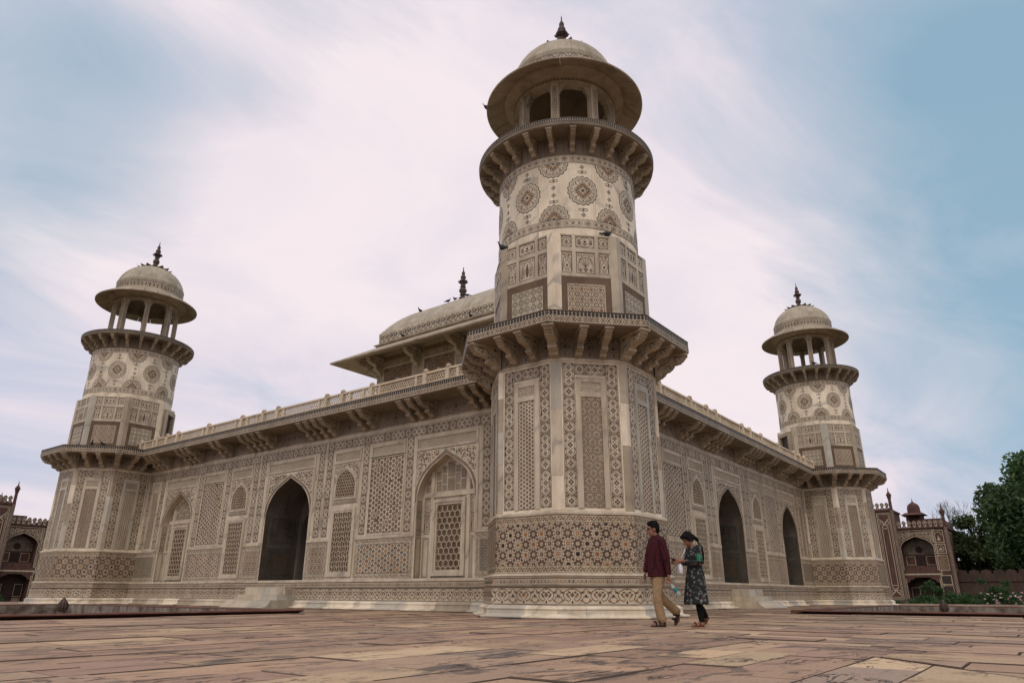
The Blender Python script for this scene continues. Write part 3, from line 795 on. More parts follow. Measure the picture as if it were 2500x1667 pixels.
    # --- lower balcony
    mb = MB(); oct_loft(mb, [(2.12, 6.0), (2.12, 6.575)], 0, False)
    oct_loft(mb, [(2.0, 6.57), (2.93, 6.57), (2.975, 6.60), (2.975, ZB-.012), (2.986, ZB-.01), (2.986, ZB), (2.0, ZB)], 0, False)
    ba = mb.build('balcony', 'marble_shade', root)
    it = []
    for k in range(8):
        wd = 2*2.975*T8-.01
        o = Orn(); o.add(o_merlon(wd, .135), -wd/2, .165); o.add(o_diamonds(wd, .155), -wd/2, .006); it.append(fitem(o, k, 2.975, 6.603))
        o = Orn()
        for x in (-.62, 0, .62):
            o.stroke(DK, 0, lobed(x, .28, .13, 8, .18, 0, 2), .012, True); o.add(o_flower(.08, BR, DK, 8), x, .28); o.poly(DK, 0, dia(x, .47, .025, .045)); o.poly(DK, 0, dia(x, .09, .025, .045))
        for x in (-.30, .30): o.rect(DK, 0, x-.004, x+.004, 0, .55)
        it.append(fitem(o, k, 2.12, 6.01))
    tag(emit_flat(it, 'balcony_inlay', ba), kind='stuff')
    br = bracket_mesh('bracket', .80, .56, .17); br.parent = ba; first = True
    cb = bracket_mesh('corner_bracket', .86, .58, .22); cb.parent = ba
    for k in range(8):
        an = PI/4*k; n = F8[k]
        for u in (-.31, .31):
            loc = (n[0]*2.12-n[1]*u, n[1]*2.12+n[0]*u, 6.567)
            if first: br.location = loc; br.rotation_euler = (0, 0, an); first = False
            else: inst(br, ba, loc, an)
        rr = 2.12/math.cos(PI/8); av = an+PI/8
        loc = (rr*math.cos(av), rr*math.sin(av), 6.567)
        if k == 0: cb.location = loc; cb.rotation_euler = (0, 0, av)
        else: inst(cb, ba, loc, av)
    # --- upper octagon
    A = 2.055; hw = A*T8
    mb = MB(); oct_loft(mb, [(A, 6.9), (A, 9.50)]); us = mb.build('upper_shaft', 'marble_pale', root)
    it = []
    for k in range(8):
        if k == 1: continue
        o = Orn(); o.rect(UM, 0, -.665, .665, 0, 1.25); o.add(o_girih(1.0, .86, .285 if k % 2 else .20, BR if k % 2 else GR, WH, (TN, OC, DK) if k % 2 else (WH, CR, BR), .08), 0, .20, 0, 1, 1, 1)
        it.append(fitem(o, k, A, 7.0))
        for (x, wd) in ((-.50, .27), (0, .50), (.50, .27)):
            it.append(fitem(_shift(o_cell(wd, .60, 'vase' if x else ('cypress' if k % 2 == 0 else 'flowers')), x), k, A, 8.37))
            it.append(fitem(_shift(o_cell(wd, .33, 'cup' if x else 'trio'), x), k, A, 9.115))
        mb = MB()                    # raised marble grid around the picture panels
        for (u0, u1, za, zb_) in ((-.655, .655, 9.455, 9.5), (-.655, .655, 8.98, 9.105), (-.655, .655, 8.265, 8.36), (-.36, -.26, 8.36, 8.98), (.26, .36, 8.36, 8.98), (-.36, -.26, 9.105, 9.455), (.26, .36, 9.105, 9.455)):
            mb.box(A-.01, A+.02, u0, u1, za, zb_)
        mb.build('panel_grid', 'marble', us, rotz=PI/4*k)
    tag(emit_flat(it, 'upper_inlay', us), kind='stuff')
    for k in range(8):
        a1 = A+.024; rot = lambda p, an: (p[0]*math.cos(an)-p[1]*math.sin(an), p[0]*math.sin(an)+p[1]*math.cos(an))
        mb = MB(); p3 = rot((a1, -a1*T8+.20), PI/4); p4 = rot((a1-.04, -a1*T8+.20), PI/4)
        mb.prism([(a1, a1*T8-.20), (a1, a1*T8), p3, p4, (a1-.04, a1*T8-.20)], 'z', 6.92, 9.508)
        mb.build('corner_pilaster', mm[k % 4], us, rotz=PI/4*k)
    # doorway on the face towards the roof terrace
    mb = MB()
    for (u0, u1, za, zb_) in ((-.62, -.42, 6.93, 9.3), (.42, .62, 6.93, 9.3), (-.42, .42, 9.1, 9.3)): mb.box(A-.05, A+.16, u0, u1, za, zb_)
    mb.box(A-.2, A+.012, -.42, .42, 6.93, 9.1, 1)
    mb.build('doorway', ['marble_warm', 'in_dark'], us, rotz=PI/4)
    # --- drum
    mb = MB(); mb.lathe([(2.02, 9.48), (2.02, 12.1)], 96); dr = mb.build('drum', 'marble', root, True)
    V, Fc = wedge([(1.95, 9.505), (2.04, 9.505), (2.04, 12.0), (1.95, 12.0)], 0, PI/4, 14, .005)
    ds = mk('drum_slab', V, Fc, 'marble_pale', dr, rotz=R(10))
    for k in range(1, 8): inst(ds, dr, rotz=R(10)+PI/4*k)
    circ = 2*PI*2.04
    bs = o_strip(circ, .25, WH, False)
    it = [(bs, 2.045, 0, 9.86), (bs, 2.045, 0.1, 11.90)]
    med = o_medallion(.40); md = Orn(); md.add(med, 0, 0, 0, 1.08, 1.17)
    for k in range(16):
        a = 2*PI*k/16
        o = Orn()
        if k % 2 == 0:
            o.add(md, 0, .885)
            for y in (.29, 1.48): o.add(o_pend(1), 0, y)
            for y in (.13, 1.64): o.add(o_pend(0), 0, y)
        else:
            up_ = Orn(); up_.add(md, 0, 0); up_.clip(0, -1, 0); o.add(up_, 0, .005); dn = Orn(); dn.add(md, 0, 0); dn.clip(0, 1, 0); o.add(dn, 0, 1.775)
            for y in (.56, 1.22): o.add(o_pend(1), 0, y)
            for y in (.76, 1.0): o.add(o_pend(0), 0, y)
        it.append((o, 2.04, a, 9.995))
    tag(emit_cyl(it, 'drum_inlay', dr), kind='stuff')
    # --- upper balcony
    mb = MB(); mb.lathe([(2.05, 12.03), (2.05, 12.58)], 96); mb.lathe([(1.2, 12.572), (2.60, 12.572), (2.66, 12.60), (2.675, 12.69), (2.675, 12.785), (2.686, 12.787), (2.686, 12.80), (1.2, 12.80)], 96)
    ub = mb.build('upper_balcony', 'marble_shade', root)
    ml = o_merlon(2*PI*2.675, .095)
    mdn = Orn()
    for k in range(24):
        x = 2*PI*2.05*(k+.5)/24
        mdn.stroke(DK, 0, lobed(x, .27, .125, 8, .2, 0, 2, .9, 1.15), .012, True); mdn.add(o_flower(.075, BR, DK), x, .27)
        mdn.rect(DK, 0, x-.23, x-.222, 0, .5)
    tag(emit_cyl([(ml, 2.675, 0, 12.69), (mdn, 2.05, 0, 12.06)], 'balcony_inlay', ub, .12), kind='stuff')
    b2 = bracket_mesh('bracket', .56, .50, .13); b2.parent = ub
    for k in range(24):
        a = 2*PI*k/24+R(7.5); loc = (2.05*math.cos(a), 2.05*math.sin(a), 12.57)
        if k == 0: b2.location = loc; b2.rotation_euler = (0, 0, a)
        else: inst(b2, ub, loc, a)
    # --- kiosk pillars and cusped arches
    mb = MB(); mb.prism([(1.38, -.115), (1.60, -.115), (1.615, -.07), (1.615, .07), (1.60, .115), (1.38, .115)], 'z', 12.80, 15.0)
    mb.box(1.33, 1.63, -.155, .155, 12.80, 12.95)
    pil = mb.build('pillar', 'marble_warm', root, rotz=PI/8)
    o = Orn(); o.frame(DK, 0, -.068, .068, .25, 1.98, .008)
    for i in range(9):
        y = .34+i*.19; o.stroke(BR, 1, dia(0, y, .05, .075), .012, True); o.poly(OC if i % 2 else BR, 1, dia(0, y, .03, .04)); o.rect(DK, 1, -.07, .07, y+.085, y+.1)
    pin = emit_flat([(o, (1.615, 0, 12.8), (0, 1, 0), (0, 0, 1), (1, 0, 0))], 'pillar_inlay', pil); tag(pin, kind='stuff')
    for k in range(1, 8):
        q = inst(pil, root, rotz=PI/8+PI/4*k); tag(inst(pin, q), kind='stuff')
    mb = MB(); hb_ = 1.48*math.sin(PI/8)-.10; dd = 1.46*math.cos(PI/8)
    ar = [(-hb_, 14.56), (-hb_+.035, 14.60), (-hb_+.03, 14.68), (-hb_+.085, 14.72), (-hb_+.085, 14.80), (-hb_+.15, 14.83), (-hb_+.16, 14.90), (-.15, 14.915), (0, 14.935)]
    full = ar+[(-x, y) for x, y in ar[-2::-1]]
    # the screen is built from two spandrel halves and a head so that every outline is simple
    for s in (-1, 1): mb.prism([(s*x, z) for x, z in ar]+[(0, 14.97), (s*-hb_-(.03*s), 14.97), (s*(-hb_-.03), 14.56)], 'x', dd-.09, dd+.09)
    sc_ = mb.build('cusped_arch', 'marble_warm', root, rotz=0.0)
    for k in range(1, 8): inst(sc_, root, rotz=PI/4*k)
    mb = MB(); mb.lathe([(1.28, 14.95), (1.60, 14.95), (1.60, 15.09), (1.63, 15.10), (1.64, 15.13), (1.70, 15.16), (1.84, 15.20), (1.92, 15.215), (1.92, 15.36), (1.3, 15.36), (1.28, 15.0)], 64); mb.lathe([(1.29, 15.0), (1.30, 15.5), (1.2, 16.0), (.95, 16.5), (.5, 16.85), (.0, 16.95)], 40)
    li = mb.build('lintel', 'marble_warm', root, True)
    lo = Orn(); lo.add(o_diamonds(2*PI*1.6, .12)); tag(emit_cyl([(lo, 1.60, 0, 14.96)], 'lintel_inlay', li, .12), kind='stuff')
    # --- sloping eave of separate slabs
    mb = MB(); mb.lathe([(1.80, 15.37), (1.80, 15.52), (1.72, 15.56), (1.60, 15.57)], 64); ev = mb.build('eave', 'marble_warm', root, True)
    V, Fc = wedge([(1.86, 15.30), (2.46, 15.015), (2.487, 15.03), (2.487, 15.075), (2.2, 15.27), (1.86, 15.45), (1.75, 15.50), (1.75, 15.36)], 0, 2*PI/24, 5, .022)
    e0 = mk('eave_slab', V, Fc, 'marble_warm', ev)
    for k in range(1, 24): inst(e0, ev, rotz=2*PI*k/24)
    # --- dome
    def dprof(n=14):
        out_ = []
        for i in range(n+1):
            f = i/n; t_ = f*PI/2
            r_ = 1.655*math.cos(t_)**.92 if f < .999 else .0
            z = 15.98+1.36*math.sin(t_)**1.05
            if f < .12: r_ = 1.655+.02*math.sin(f/.12*PI)
            out_.append((max(r_, .02), z))
        return out_
    dp = dprof(); inner = [(1.60, 15.5), (1.60, 15.98)]+[(max(r_-.06, .01), z-.05) for r_, z in dp]
    mb = MB(); mb.lathe(inner, 48); do = mb.build('dome', 'marble', root, True)
    V, Fc = wedge([(1.5, 15.53), (1.72, 15.53), (1.73, 15.58), (1.66, 15.61), (1.645, 15.63), (1.655, 15.98), (1.5, 15.98)], 0, PI/6, 6, .006)
    s1 = mk('dome_stone', V, Fc, 'marble', do)
    mid = len(dp)//2
    c1 = dp[:mid+1]; c2 = dp[mid:-1]
    V, Fc = wedge(c1+[(r_-.06, z-.04) for r_, z in c1[::-1]], 0, PI/6, 6, .007); s2 = mk('dome_stone', V, Fc, 'roof_pale', do, rotz=R(12))
    V, Fc = wedge(c2+[(max(r_-.06, .02), z-.05) for r_, z in c2[::-1]], 0, PI/6, 6, .006); s3 = mk('dome_stone', V, Fc, 'roof_pale', do, rotz=R(5))
    for k in range(1, 12):
        inst(s1, do, rotz=PI/6*k); inst(s2, do, rotz=R(12)+PI/6*k); inst(s3, do, rotz=R(5)+PI/6*k)
    db = Orn(); L_ = 2*PI*1.66; n_ = 28; p_ = L_/n_
    for y in (.0, .30): db.rect(DK, 0, 0, L_, y, y+.014)
    for i in range(n_):
        x = p_*(i+.5)
        db.stroke(DK, 0, [(x-.46*p_, .03), (x-.42*p_, .17), (x-.2*p_, .25), (x, .285), (x+.2*p_, .25), (x+.42*p_, .17), (x+.46*p_, .03)], .018)
        db.poly(BR, 1, [(x, .23), (x-.13*p_, .15), (x, .05), (x+.13*p_, .15)]); db.poly(OC, 2, dia(x, .15, .02, .03))
        for s in (-1, 1): db.stroke(BR, 1, [(x+s*.06*p_, .06), (x+s*.26*p_, .10), (x+s*.28*p_, .19)], .014)
        db.rect(DK, 1, x-.5*p_-.006, x-.5*p_+.006, .0, .31)
    tag(emit_cyl([(db, 1.662, 0, 15.655)], 'dome_inlay', do, .12), kind='stuff')
    # lotus petals round the crown
    mb = MB()
    for k in range(14):
        a = 2*PI*k/14; ca_, sa_ = math.cos(a), math.sin(a)
        def pt(r_, s_, z): return (r_*ca_-s_*sa_, r_*sa_+s_*ca_, z)
        mb.add([pt(.50, -.11, 17.33), pt(.50, .11, 17.33), pt(.72, .15, 17.26), pt(.92, 0, 17.33), pt(.72, -.15, 17.26), pt(.70, 0, 17.31), pt(.5, 0, 17.38)], [(0, 4, 5, 6), (1, 6, 5, 2), (4, 3, 5), (2, 5, 3)], 0)
    mb.lathe([(.66, 17.2), (.60, 17.33), (.46, 17.36), (.42, 17.42), (.24, 17.46), (.17, 17.52), (.12, 17.57)], 24)
    mb.build('lotus_crown', 'roof_pale', do)
    # --- finial
    mb = MB()
    mb.lathe([(.12, 17.52), (.09, 17.60), (.10, 17.63), (.15, 17.70), (.17, 17.80), (.15, 17.90), (.09, 17.96), (.08, 17.99), (.12, 18.02), (.12, 18.05), (.07, 18.08), (.10, 18.16), (.19, 18.22), (.21, 18.27), (.14, 18.30), (.10, 18.33), (.13, 18.40), (.135, 18.47), (.10, 18.55), (.06, 18.58), (.085, 18.64), (.085, 18.71), (.05, 18.79), (.025, 18.83), (.02, 18.97), (.006, 19.06)], 14)
    for k in range(6):
        a = 2*PI*k/6; mb.tube([(.10*math.cos(a), .10*math.sin(a), 18.14), (.20*math.cos(a), .20*math.sin(a), 18.17), (.235*math.cos(a), .235*math.sin(a), 18.235), (.20*math.cos(a), .20*math.sin(a), 18.27)], [.02, .03, .03, .012], 5)
    mb.build('finial', 'finial_stone', root, True)
    return root
def _shift(o, dx, dy=0.0):
    n = Orn(); n.add(o, dx, dy); return n

tower_n = make_tower()
tag(tower_n, 'largest, nearest marble corner tower with inlaid drum and domed kiosk, right behind the two walkers', 'tower', 'inlaid marble corner towers')
tower_l = copy_tree(tower_n); tower_l.location = (0, 27, 0); tower_l.rotation_euler = (0, 0, -PI/2)
tag(tower_l, 'inlaid marble corner tower with domed kiosk at the far left end of the hall')
tower_r = copy_tree(tower_n); tower_r.location = (27, 0, 0); tower_r.rotation_euler = (0, 0, PI/2)
tag(tower_r, 'inlaid marble corner tower with domed kiosk at the right end, nearest the trees')
# ------------------------------------------------------------------ the hall between the towers
hall = empty('tomb_hall', (0, 0, 0))
tag(hall, 'low white marble tomb hall with inlaid arched walls between the towers', 'building')
WY = .80
def bez(p0, p1, p2, p3, n): return [tuple((1-t_)**3*a+3*(1-t_)**2*t_*b_+3*(1-t_)*t_*t_*c_+t_**3*d for a, b_, c_, d in zip(p0, p1, p2, p3)) for t_ in [i/n for i in range(n+1)]]
def arch_pts(c, hwid, zs, za, n=10):
    Hh = za-zs; l_ = bez((c-hwid, zs), (c-hwid, zs+.62*Hh), (c-.52*hwid, za-.26*Hh), (c, za), n)
    return l_+[(2*c-x, z) for x, z in l_[-2::-1]]
def in_arch(x, z, c, hwid, zs, za, grow=0.0):
    A_ = arch_pts(c, hwid+grow, zs, za+grow*1.2)
    d = abs(x-c)
    if d >= hwid+grow: return False
    if z <= zs: return True
    for (x0, z0), (x1, z1) in zip(A_[:10], A_[1:11]):
        if x0 <= c-d <= x1: return z <= z0+(z1-z0)*((c-d)-x0)/max(x1-x0, 1e-6)
    return False
ARCHES = [(5.33, 1.23, 3.30, 4.76), (13.5, 1.37, 3.30, 4.74), (21.67, 1.23, 3.30, 4.76)]
def make_facade():
    made = []
    def W(o): made.append(o); return o
    z0, z1 = .945, 6.03
    # wall sheet with three arched openings
    loop = [(1.6, z0)]
    for c, h_, zs, za in ARCHES: loop += [(c-h_, z0)]+arch_pts(c, h_, zs, za)+[(c+h_, z0)]
    loop += [(25.4, z0), (25.4, z1), (1.6, z1)]
    V = [(x, WY, z) for x, z in loop]
    tr = tessellate_polygon([[Vector((x, z, 0)) for x, z in loop]])
    wall = W(mk('facade_wall', V, [tuple(t_) for t_ in tr], 'marble', hall))
    it = []
    def put(o, x=0.0, z=0.0, hb=0.0): it.append((o, (x, WY, z), (1, 0, 0), (0, 0, 1), (0, -1, 0), hb))
    mir = lambda x: 27-x
    # bands of cartouches
    for a, b_ in ((2.2, 11.32), (11.46, 15.54), (15.68, 24.8)): put(o_strip(b_-a, .33, UM, False), a, 5.665)
    strips = [(2.42, .24), (3.62, .32), (6.96, .32), (9.16, .30), (11.16, .30), (11.64, .32)]
    for c, w_ in strips+[(mir(c), w_) for c, w_ in strips]:
        o = Orn(); o.add(o_strip(3.10, w_, UM, w_ > .31), 0, 0, PI/2); put(o, c, 2.39)
    # ruled lines
    o = Orn()
    for x in (11.39, 15.61): o.rect(DK, 0, x-.05, x-.042, 2.4, 5.9); o.rect(DK, 0, x+.042, x+.05, 2.4, 5.9)
    o.rect(DK, 0, 2, 25, 5.86, 5.87); o.rect(DK, 0, 2, 25, 5.995, 6.005)
    put(o)
    frames = MB()
    def fr(x0, x1, za, zb_, t_=.10, d=.022):
        frames = MB()
        for (a, b_, c_, e) in ((x0-t_, x0, za-t_, zb_+t_), (x1, x1+t_, za-t_, zb_+t_), (x0, x1, zb_, zb_+t_), (x0, x1, za-t_, za)): frames.box(a, b_, WY-d, WY+.01, c_, e)
        frames.build('panel_frame', 'marble', wall)
    def both(x0, x1): return ((x0, x1), (27-x1, 27-x0))
    # inscriptions
    for x0, x1 in both(4.05, 6.61)+both(7.28, 8.82)+both(9.50, 10.82)+((12.08, 14.92),)+both(2.72, 3.30):
        o = Orn(); o.rect(CV, 0, x0, x1, 0, .29); o.frame(DK, 1, x0, x1, 0, .29, .007); put(o, 0, 5.06); fr(x0, x1, 5.06, 5.35, .085)
    # geometric mosaic panels
    for n_, (x0, x1) in enumerate(both(7.24, 8.86)):
        o = o_hexstars(1.60, 2.53, .098, BR, WH, (TN, BR, UM, OC), 7+n_, .50, .012)
        for (cx, cy) in ((-.5, .5), (.3, .9), (-.2, 1.5), (.5, 1.95), (-.55, 2.2), (.1, .25), (.55, .4), (-.1, 2.0)):
            o.poly(TN, 4, ngon(cx, cy+.1, 12, .135)); o.poly(WH, 5, starp(cx, cy+.1, 12, .13, .075)); o.poly(BR, 6, ngon(cx, cy+.1, 12, .055)); o.poly(WH, 7, ngon(cx, cy+.1, 6, .02))
        o.frame(DK, 4, -.80, .80, 0, 2.53, .012); put(o, (x0+x1)/2, 2.41); fr((x0+x1)/2-.8, (x0+x1)/2+.8, 2.41, 4.94, .07)
    for (x0, x1) in both(2.74, 3.28):
        put(o_hexstars(.50, 2.53, .062, BR, WH, (BR, TN), 3, .46), (x0+x1)/2, 2.41)
    # spandrels over the three arches
    for n_, (c, h_, zs, za) in enumerate(ARCHES):
        x0, x1 = c-1.30, c+1.30
        if n_ == 1: x0, x1 = c-1.44, c+1.44
        gr = .10
        lp = [(x0, 3.0)]+[(x, z) for x, z in arch_pts(c, h_+.03, 3.0, za+.10)]+[(x1, 3.0), (x1, 4.97), (x0, 4.97)]
        o = Orn()
        for t_ in tessellate_polygon([[Vector((x, z, 0)) for x, z in lp]]): o.poly(WH, 0, [lp[i] for i in t_])
        o.add(o_curlfill(lambda x, z: x0+.03 < x < x1-.03 and z < 4.93 and z > 3.35 and not in_arch(x, z, c, h_, zs, za, .13), x0, x1, 3.4, 4.93, .24, 20+n_))
        o.stroke(DK, 2, arch_pts(c, h_+.035, zs, za+.045), .012); o.stroke(DK, 2, arch_pts(c, h_+.105, zs, za+.13), .012); o.stroke(TN, 1, arch_pts(c, h_+.07, zs, za+.088), .05)
        o.rect(DK, 2, x0, x1, 4.958, 4.97)
        put(o); 
        for (a, b_) in ((x0-.09, x0), (x1, x1+.09)):
            fm = MB(); fm.box(a, b_, WY-.022, WY+.01, 2.336, 4.972); fm.build('side_post', 'marble', wall)
    # windows: small arched screen above a tall one
    wins = []
    for n_, (x0, x1) in enumerate(both(9.48, 10.84)):
        c = (x0+x1)/2
        lp = [(c-.62, 3.62)]+[(x, z) for x, z in arch_pts(c, .52, 4.05, 4.78)]+[(c+.52, 3.62)]
        o = Orn()
        reg = lambda x, z: c-.66 < x < c+.66 and 3.66 < z < 4.94 and not in_arch(x, z, c, .56, 4.05, 4.78, .07)
        o.rect(WH, 0, c-.68, c+.68, 3.50, 4.97); o.add(o_curlfill(reg, c-.66, c+.66, 3.7, 4.9, .165, 40+n_)); o.frame(DK, 2, c-.68, c+.68, 3.5, 4.97, .010)
        o.add(o_drops(1.24, .09), c-.62, 3.52, 0, 1, 1, 1)
        put(o)
        # raised pointed frame with the screen set in it
        po = arch_pts(c, .60, 4.02, 4.86, 8); pi_ = arch_pts(c, .52, 4.02, 4.74, 8)
        po = [(c-.60, 3.66)]+po+[(c+.60, 3.66)]; pi_ = [(c-.52, 3.74)]+pi_+[(c+.52, 3.74)]
        V = []; k = len(po)
        for (ls, y) in ((po, WY-.035), (pi_, WY-.035), (pi_, WY-.004), (po, WY-.002)): V += [(x, y, z) for x, z in ls]
        Fc = [(a*k+i, a*k+(i+1) % k, ((a+1) % 4)*k+(i+1) % k, ((a+1) % 4)*k+i) for a in (0, 1, 3) for i in range(k)]
        wf = W(mk('arched_screen', V, Fc, 'marble', hall)); wins.append(wf)
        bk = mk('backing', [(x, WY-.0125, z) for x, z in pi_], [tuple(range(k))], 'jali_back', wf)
        j = Orn(); j.add(o_hexjali(1.04, 1.1, .125, .022), c, 3.72)
        j.p = [(m_, l, q) for m_, l, q in j.p if all(in_arch(x, z, c, .52, 4.02, 4.74, .01) and z > 3.73 for x, z in q)]
        j.p = [(CR if m_ == WH else TN, l, q) for m_, l, q in j.p]
        tag(emit_flat([(j, (0, WY-.026, 0), (1, 0, 0), (0, 0, 1), (0, -1, 0))], 'lattice', wf, .010), kind='stuff')
        # tall window
        mb = MB()
        for (t_, d, e) in ((.0, .055, .10), (.10, .040, .06)):
            a0, a1, b0, b1 = c-.66+t_, c+.66-t_, 1.04+t_, 3.36-t_
            for (xa, xb, za, zb_) in ((a0, a0+e, b0, b1), (a1-e, a1, b0, b1), (a0+e, a1-e, b1-e, b1), (a0+e, a1-e, b0, b0+e)): mb.box(xa, xb, WY-d, WY+.01, za, zb_)
        wf = W(mb.build('window', 'marble', hall)); wins.append(wf)
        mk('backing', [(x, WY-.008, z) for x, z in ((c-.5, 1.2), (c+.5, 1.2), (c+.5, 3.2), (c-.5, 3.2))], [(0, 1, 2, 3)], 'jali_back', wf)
        j = Orn()                    # wavy trellis
        for i in range(9):
            x = c-.5+i*.125
            j.stroke(WH, 0, [(x+.035*math.sin(q*PI/2), 1.2+q*.0833) for q in range(25)], .020)
            j.stroke(TN, 0, [(x-.045*math.sin(q*PI/2+.6), 1.2+q*.0833) for q in range(25)], .014)
        for q in range(13): j.stroke(WH, 0, [(c-.5+i*.0625, 1.2+q*.1667+.03*math.sin(i*PI/2+q)) for i in range(17)], .020)
        j.cliprect(c-.5, c+.5, 1.2, 3.2)
        tag(emit_flat([(j, (0, WY-.024, 0), (1, 0, 0), (0, 0, 1), (0, -1, 0))], 'lattice', wf, .012), kind='stuff')
    # dado panels
    for (x0, x1), kd in [(s, 'g') for s in both(2.0, 4.02)]+[(s, 'z') for s in both(6.62, 9.42)]+[(s, 's') for s in both(10.86, 12.08)]:
        o = Orn(); o.add(o_dado(x1-x0, 1.27, kd), (x0+x1)/2, 0); put(o, 0, .955)
    for x0, x1 in ((2.0, 4.06), (6.60, 9.46), (10.85, 12.10), (14.90, 16.15), (17.54, 20.4), (22.94, 25)):
        fm = MB(); fm.box(x0, x1, WY-.03, WY+.01, 2.235, 2.33); fm.build('dado_rail', 'marble', wall)
    inl = emit_flat(it, 'facade_inlay', wall); tag(inl, kind='stuff')
    # plinth along the wall
    mb = MB()
    pr = [(WY-.10, 0), (WY-.15, .27), (WY-.15, .665), (WY-.19, .675), (WY-.19, .695), (WY-.11, .70), (WY-.11, .85), (WY-.125, .855), (WY-.14, .87), (WY-.14, .925), (WY-.10, .945), (WY+.3, .945), (WY+.3, 0)]
    mb.prism(pr, 'x', 1.6, 25.4)
    pl = W(mb.build('plinth', 'marble', hall))
    it2 = []
    it2.append((o_frieze(22.6, .37, WH, .52), (2.2, WY-.15, .285), (1, 0, 0), (0, 0, 1), (0, -1, 0)))
    it2.append((o_drops(22.6, .135), (2.2, WY-.11, .708), (1, 0, 0), (0, 0, 1), (0, -1, 0)))
    o = Orn(); o.rect(DK, 0, 2.2, 24.8, .003, .017); it2.append((o, (0, WY-.19, .675), (1, 0, 0), (0, 0, 1), (0, -1, 0)))
    tag(emit_flat(it2, 'plinth_inlay', pl), kind='stuff')
    x = 2.2; mats = ['marble_pale', 'marble_grey', 'marble', 'marble_pale', 'marble_warm']
    pr = [(WY-.05, 0), (WY-.43, 0), (WY-.455, .012), (WY-.465, .032), (WY-.455, .052), (WY-.43, .064), (WY-.34, .066), (WY-.335, .078), (WY-.30, .085), (WY-.285, .10), (WY-.275, .185), (WY-.29, .19), (WY-.29, .205), (WY-.26, .225), (WY-.22, .232), (WY-.205, .262), (WY-.05, .262)]
    while x < 24.8:
        L_ = min(random.uniform(.8, 1.5), 24.8-x)
        mb = MB(); dy = random.uniform(-.006, .006); mb.prism([(a+dy, b_) for a, b_ in pr], 'x', x+.003, x+L_-.003); mb.build('base_stone', random.choice(mats), pl); x += L_
    # arched niches
    for n_, (c, h_, zs, za) in list(enumerate(ARCHES))+[(3, ARCHES[2])]:
        dep = (.30, 1.62, 1.45, .30)[n_]
        A_ = [(c-h_, z0)]+arch_pts(c, h_, zs, za, 12)+[(c+h_, z0)]
        k = len(A_)
        V = [(x, WY, z) for x, z in A_]+[(x, WY+dep, z) for x, z in A_]
        Fc = [(i, i+1, k+i+1, k+i) for i in range(k-1)]+[(0, k, 2*k-1, k-1)]
        nm = 'doorway_arch' if n_ in (1, 2) else 'arched_niche'
        if n_ in (0, 3):
            Fc.append(tuple(range(k, 2*k)))
            ni = W(mk(nm, V, Fc, 'marble', hall)); yb = WY+dep; ni['side'] = n_
            q = []
            def pb(o, hb=0.0): q.append((o, (c, yb, 0), (1, 0, 0), (0, 0, 1), (0, -1, 0), hb))
            # soffit band
            o = Orn(); o.add(o_strip(2.3, .20, BR, False), 0, 0, PI/2)
            for s in (-1, 1): q.append((o, (c+s*h_, WY+dep*.5, z0+1.3), (0, 1, 0), (0, 0, 1), (-s, 0, 0)))
            for s in (-1, 1):
                o = Orn(); o.add(o_dado(.26, 1.26, 'g', .05), 0, 0); q.append((o, (c+s*h_, WY+dep*.5, z0+.01), (0, 1, 0), (0, 0, 1), (-s, 0, 0)))
            # tympanum of small fretted panels
            o = Orn(); inn = lambda x, z: in_arch(c+x, z, c, h_, zs, za, -.06)
            cells = [(-.16, .16, 3.62, 4.03), (-.16, .16, 4.06, 4.55), (-.39, -.19, 3.62, 3.82), (-.39, -.19, 3.85, 4.16), (-.39, -.19, 4.19, 4.42), (-.64, -.42, 3.62, 3.95), (-.64, -.42, 3.98, 4.28), (-1.08, -.86, 3.62, 3.80), (-1.04, -.86, 3.83, 4.02)]
            cells += [(-b_, -a, d, e) for a, b_, d, e in cells if a < -.17]
            for n2, (a, b_, d, e) in enumerate(cells):
                g_ = o_girih(b_-a, e-d, .10, BR if n2 % 2 else TN, WH, (TN, GR, DK) if n2 % 2 else (BR, GR, DK), .08)
                g2 = Orn(); g2.add(g_, (a+b_)/2, d); g2.p = [(m_, l, qq) for m_, l, qq in g2.p if l == 0 or all(inn(*z) for z in qq)]
                g2.p = [(m_, l, qq) if l else (m_, l, np.array([(x, min(z, _ztop(x, h_, zs, za)-.05)) for x, z in qq])) for m_, l, qq in g2.p]
                o.add(g2)
            for s in (-1, 1):
                o.add(o_cell(.26, .34, 'cup'), s*1.0, 3.0, 0); o.add(o_cell(.26, .66, 'vase'), s*1.0, 2.3); o.add(o_dado(.30, 1.24, 'g', .07), s*1.03, .96)
            pb(o)
            tag(emit_flat(q, 'niche_inlay', ni), kind='stuff')
            mb = MB()
            mb.box(c-1.12, c+1.12, yb-.05, yb+.01, 3.44, 3.58)
            for (a, b_) in ((-.84, -.70), (.70, .84)): mb.box(c+a, c+b_, yb-.045, yb+.01, z0, 4.30)
            mb.build('mullions', 'marble', ni)
            mb = MB()
            for (t_, d, e) in ((.0, .10, .10), (.10, .075, .08)):
                a0, a1, b0, b1 = c-.69+t_, c+.69-t_, 1.02+t_, 3.36-t_
                for (xa, xb, za_, zb_) in ((a0, a0+e, b0, b1), (a1-e, a1, b0, b1), (a0+e, a1-e, b1-e, b1), (a0+e, a1-e, b0, b0+e)): mb.box(xa, xb, yb-d, yb+.01, za_, zb_)
            mb.build('window_frame', 'marble', ni)
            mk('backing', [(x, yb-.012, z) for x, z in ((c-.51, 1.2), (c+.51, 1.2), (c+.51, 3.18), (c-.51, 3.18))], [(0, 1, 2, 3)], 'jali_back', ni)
            j = Orn(); j.add(o_hexjali(1.02, 1.98, .215, .026), c, 1.2)
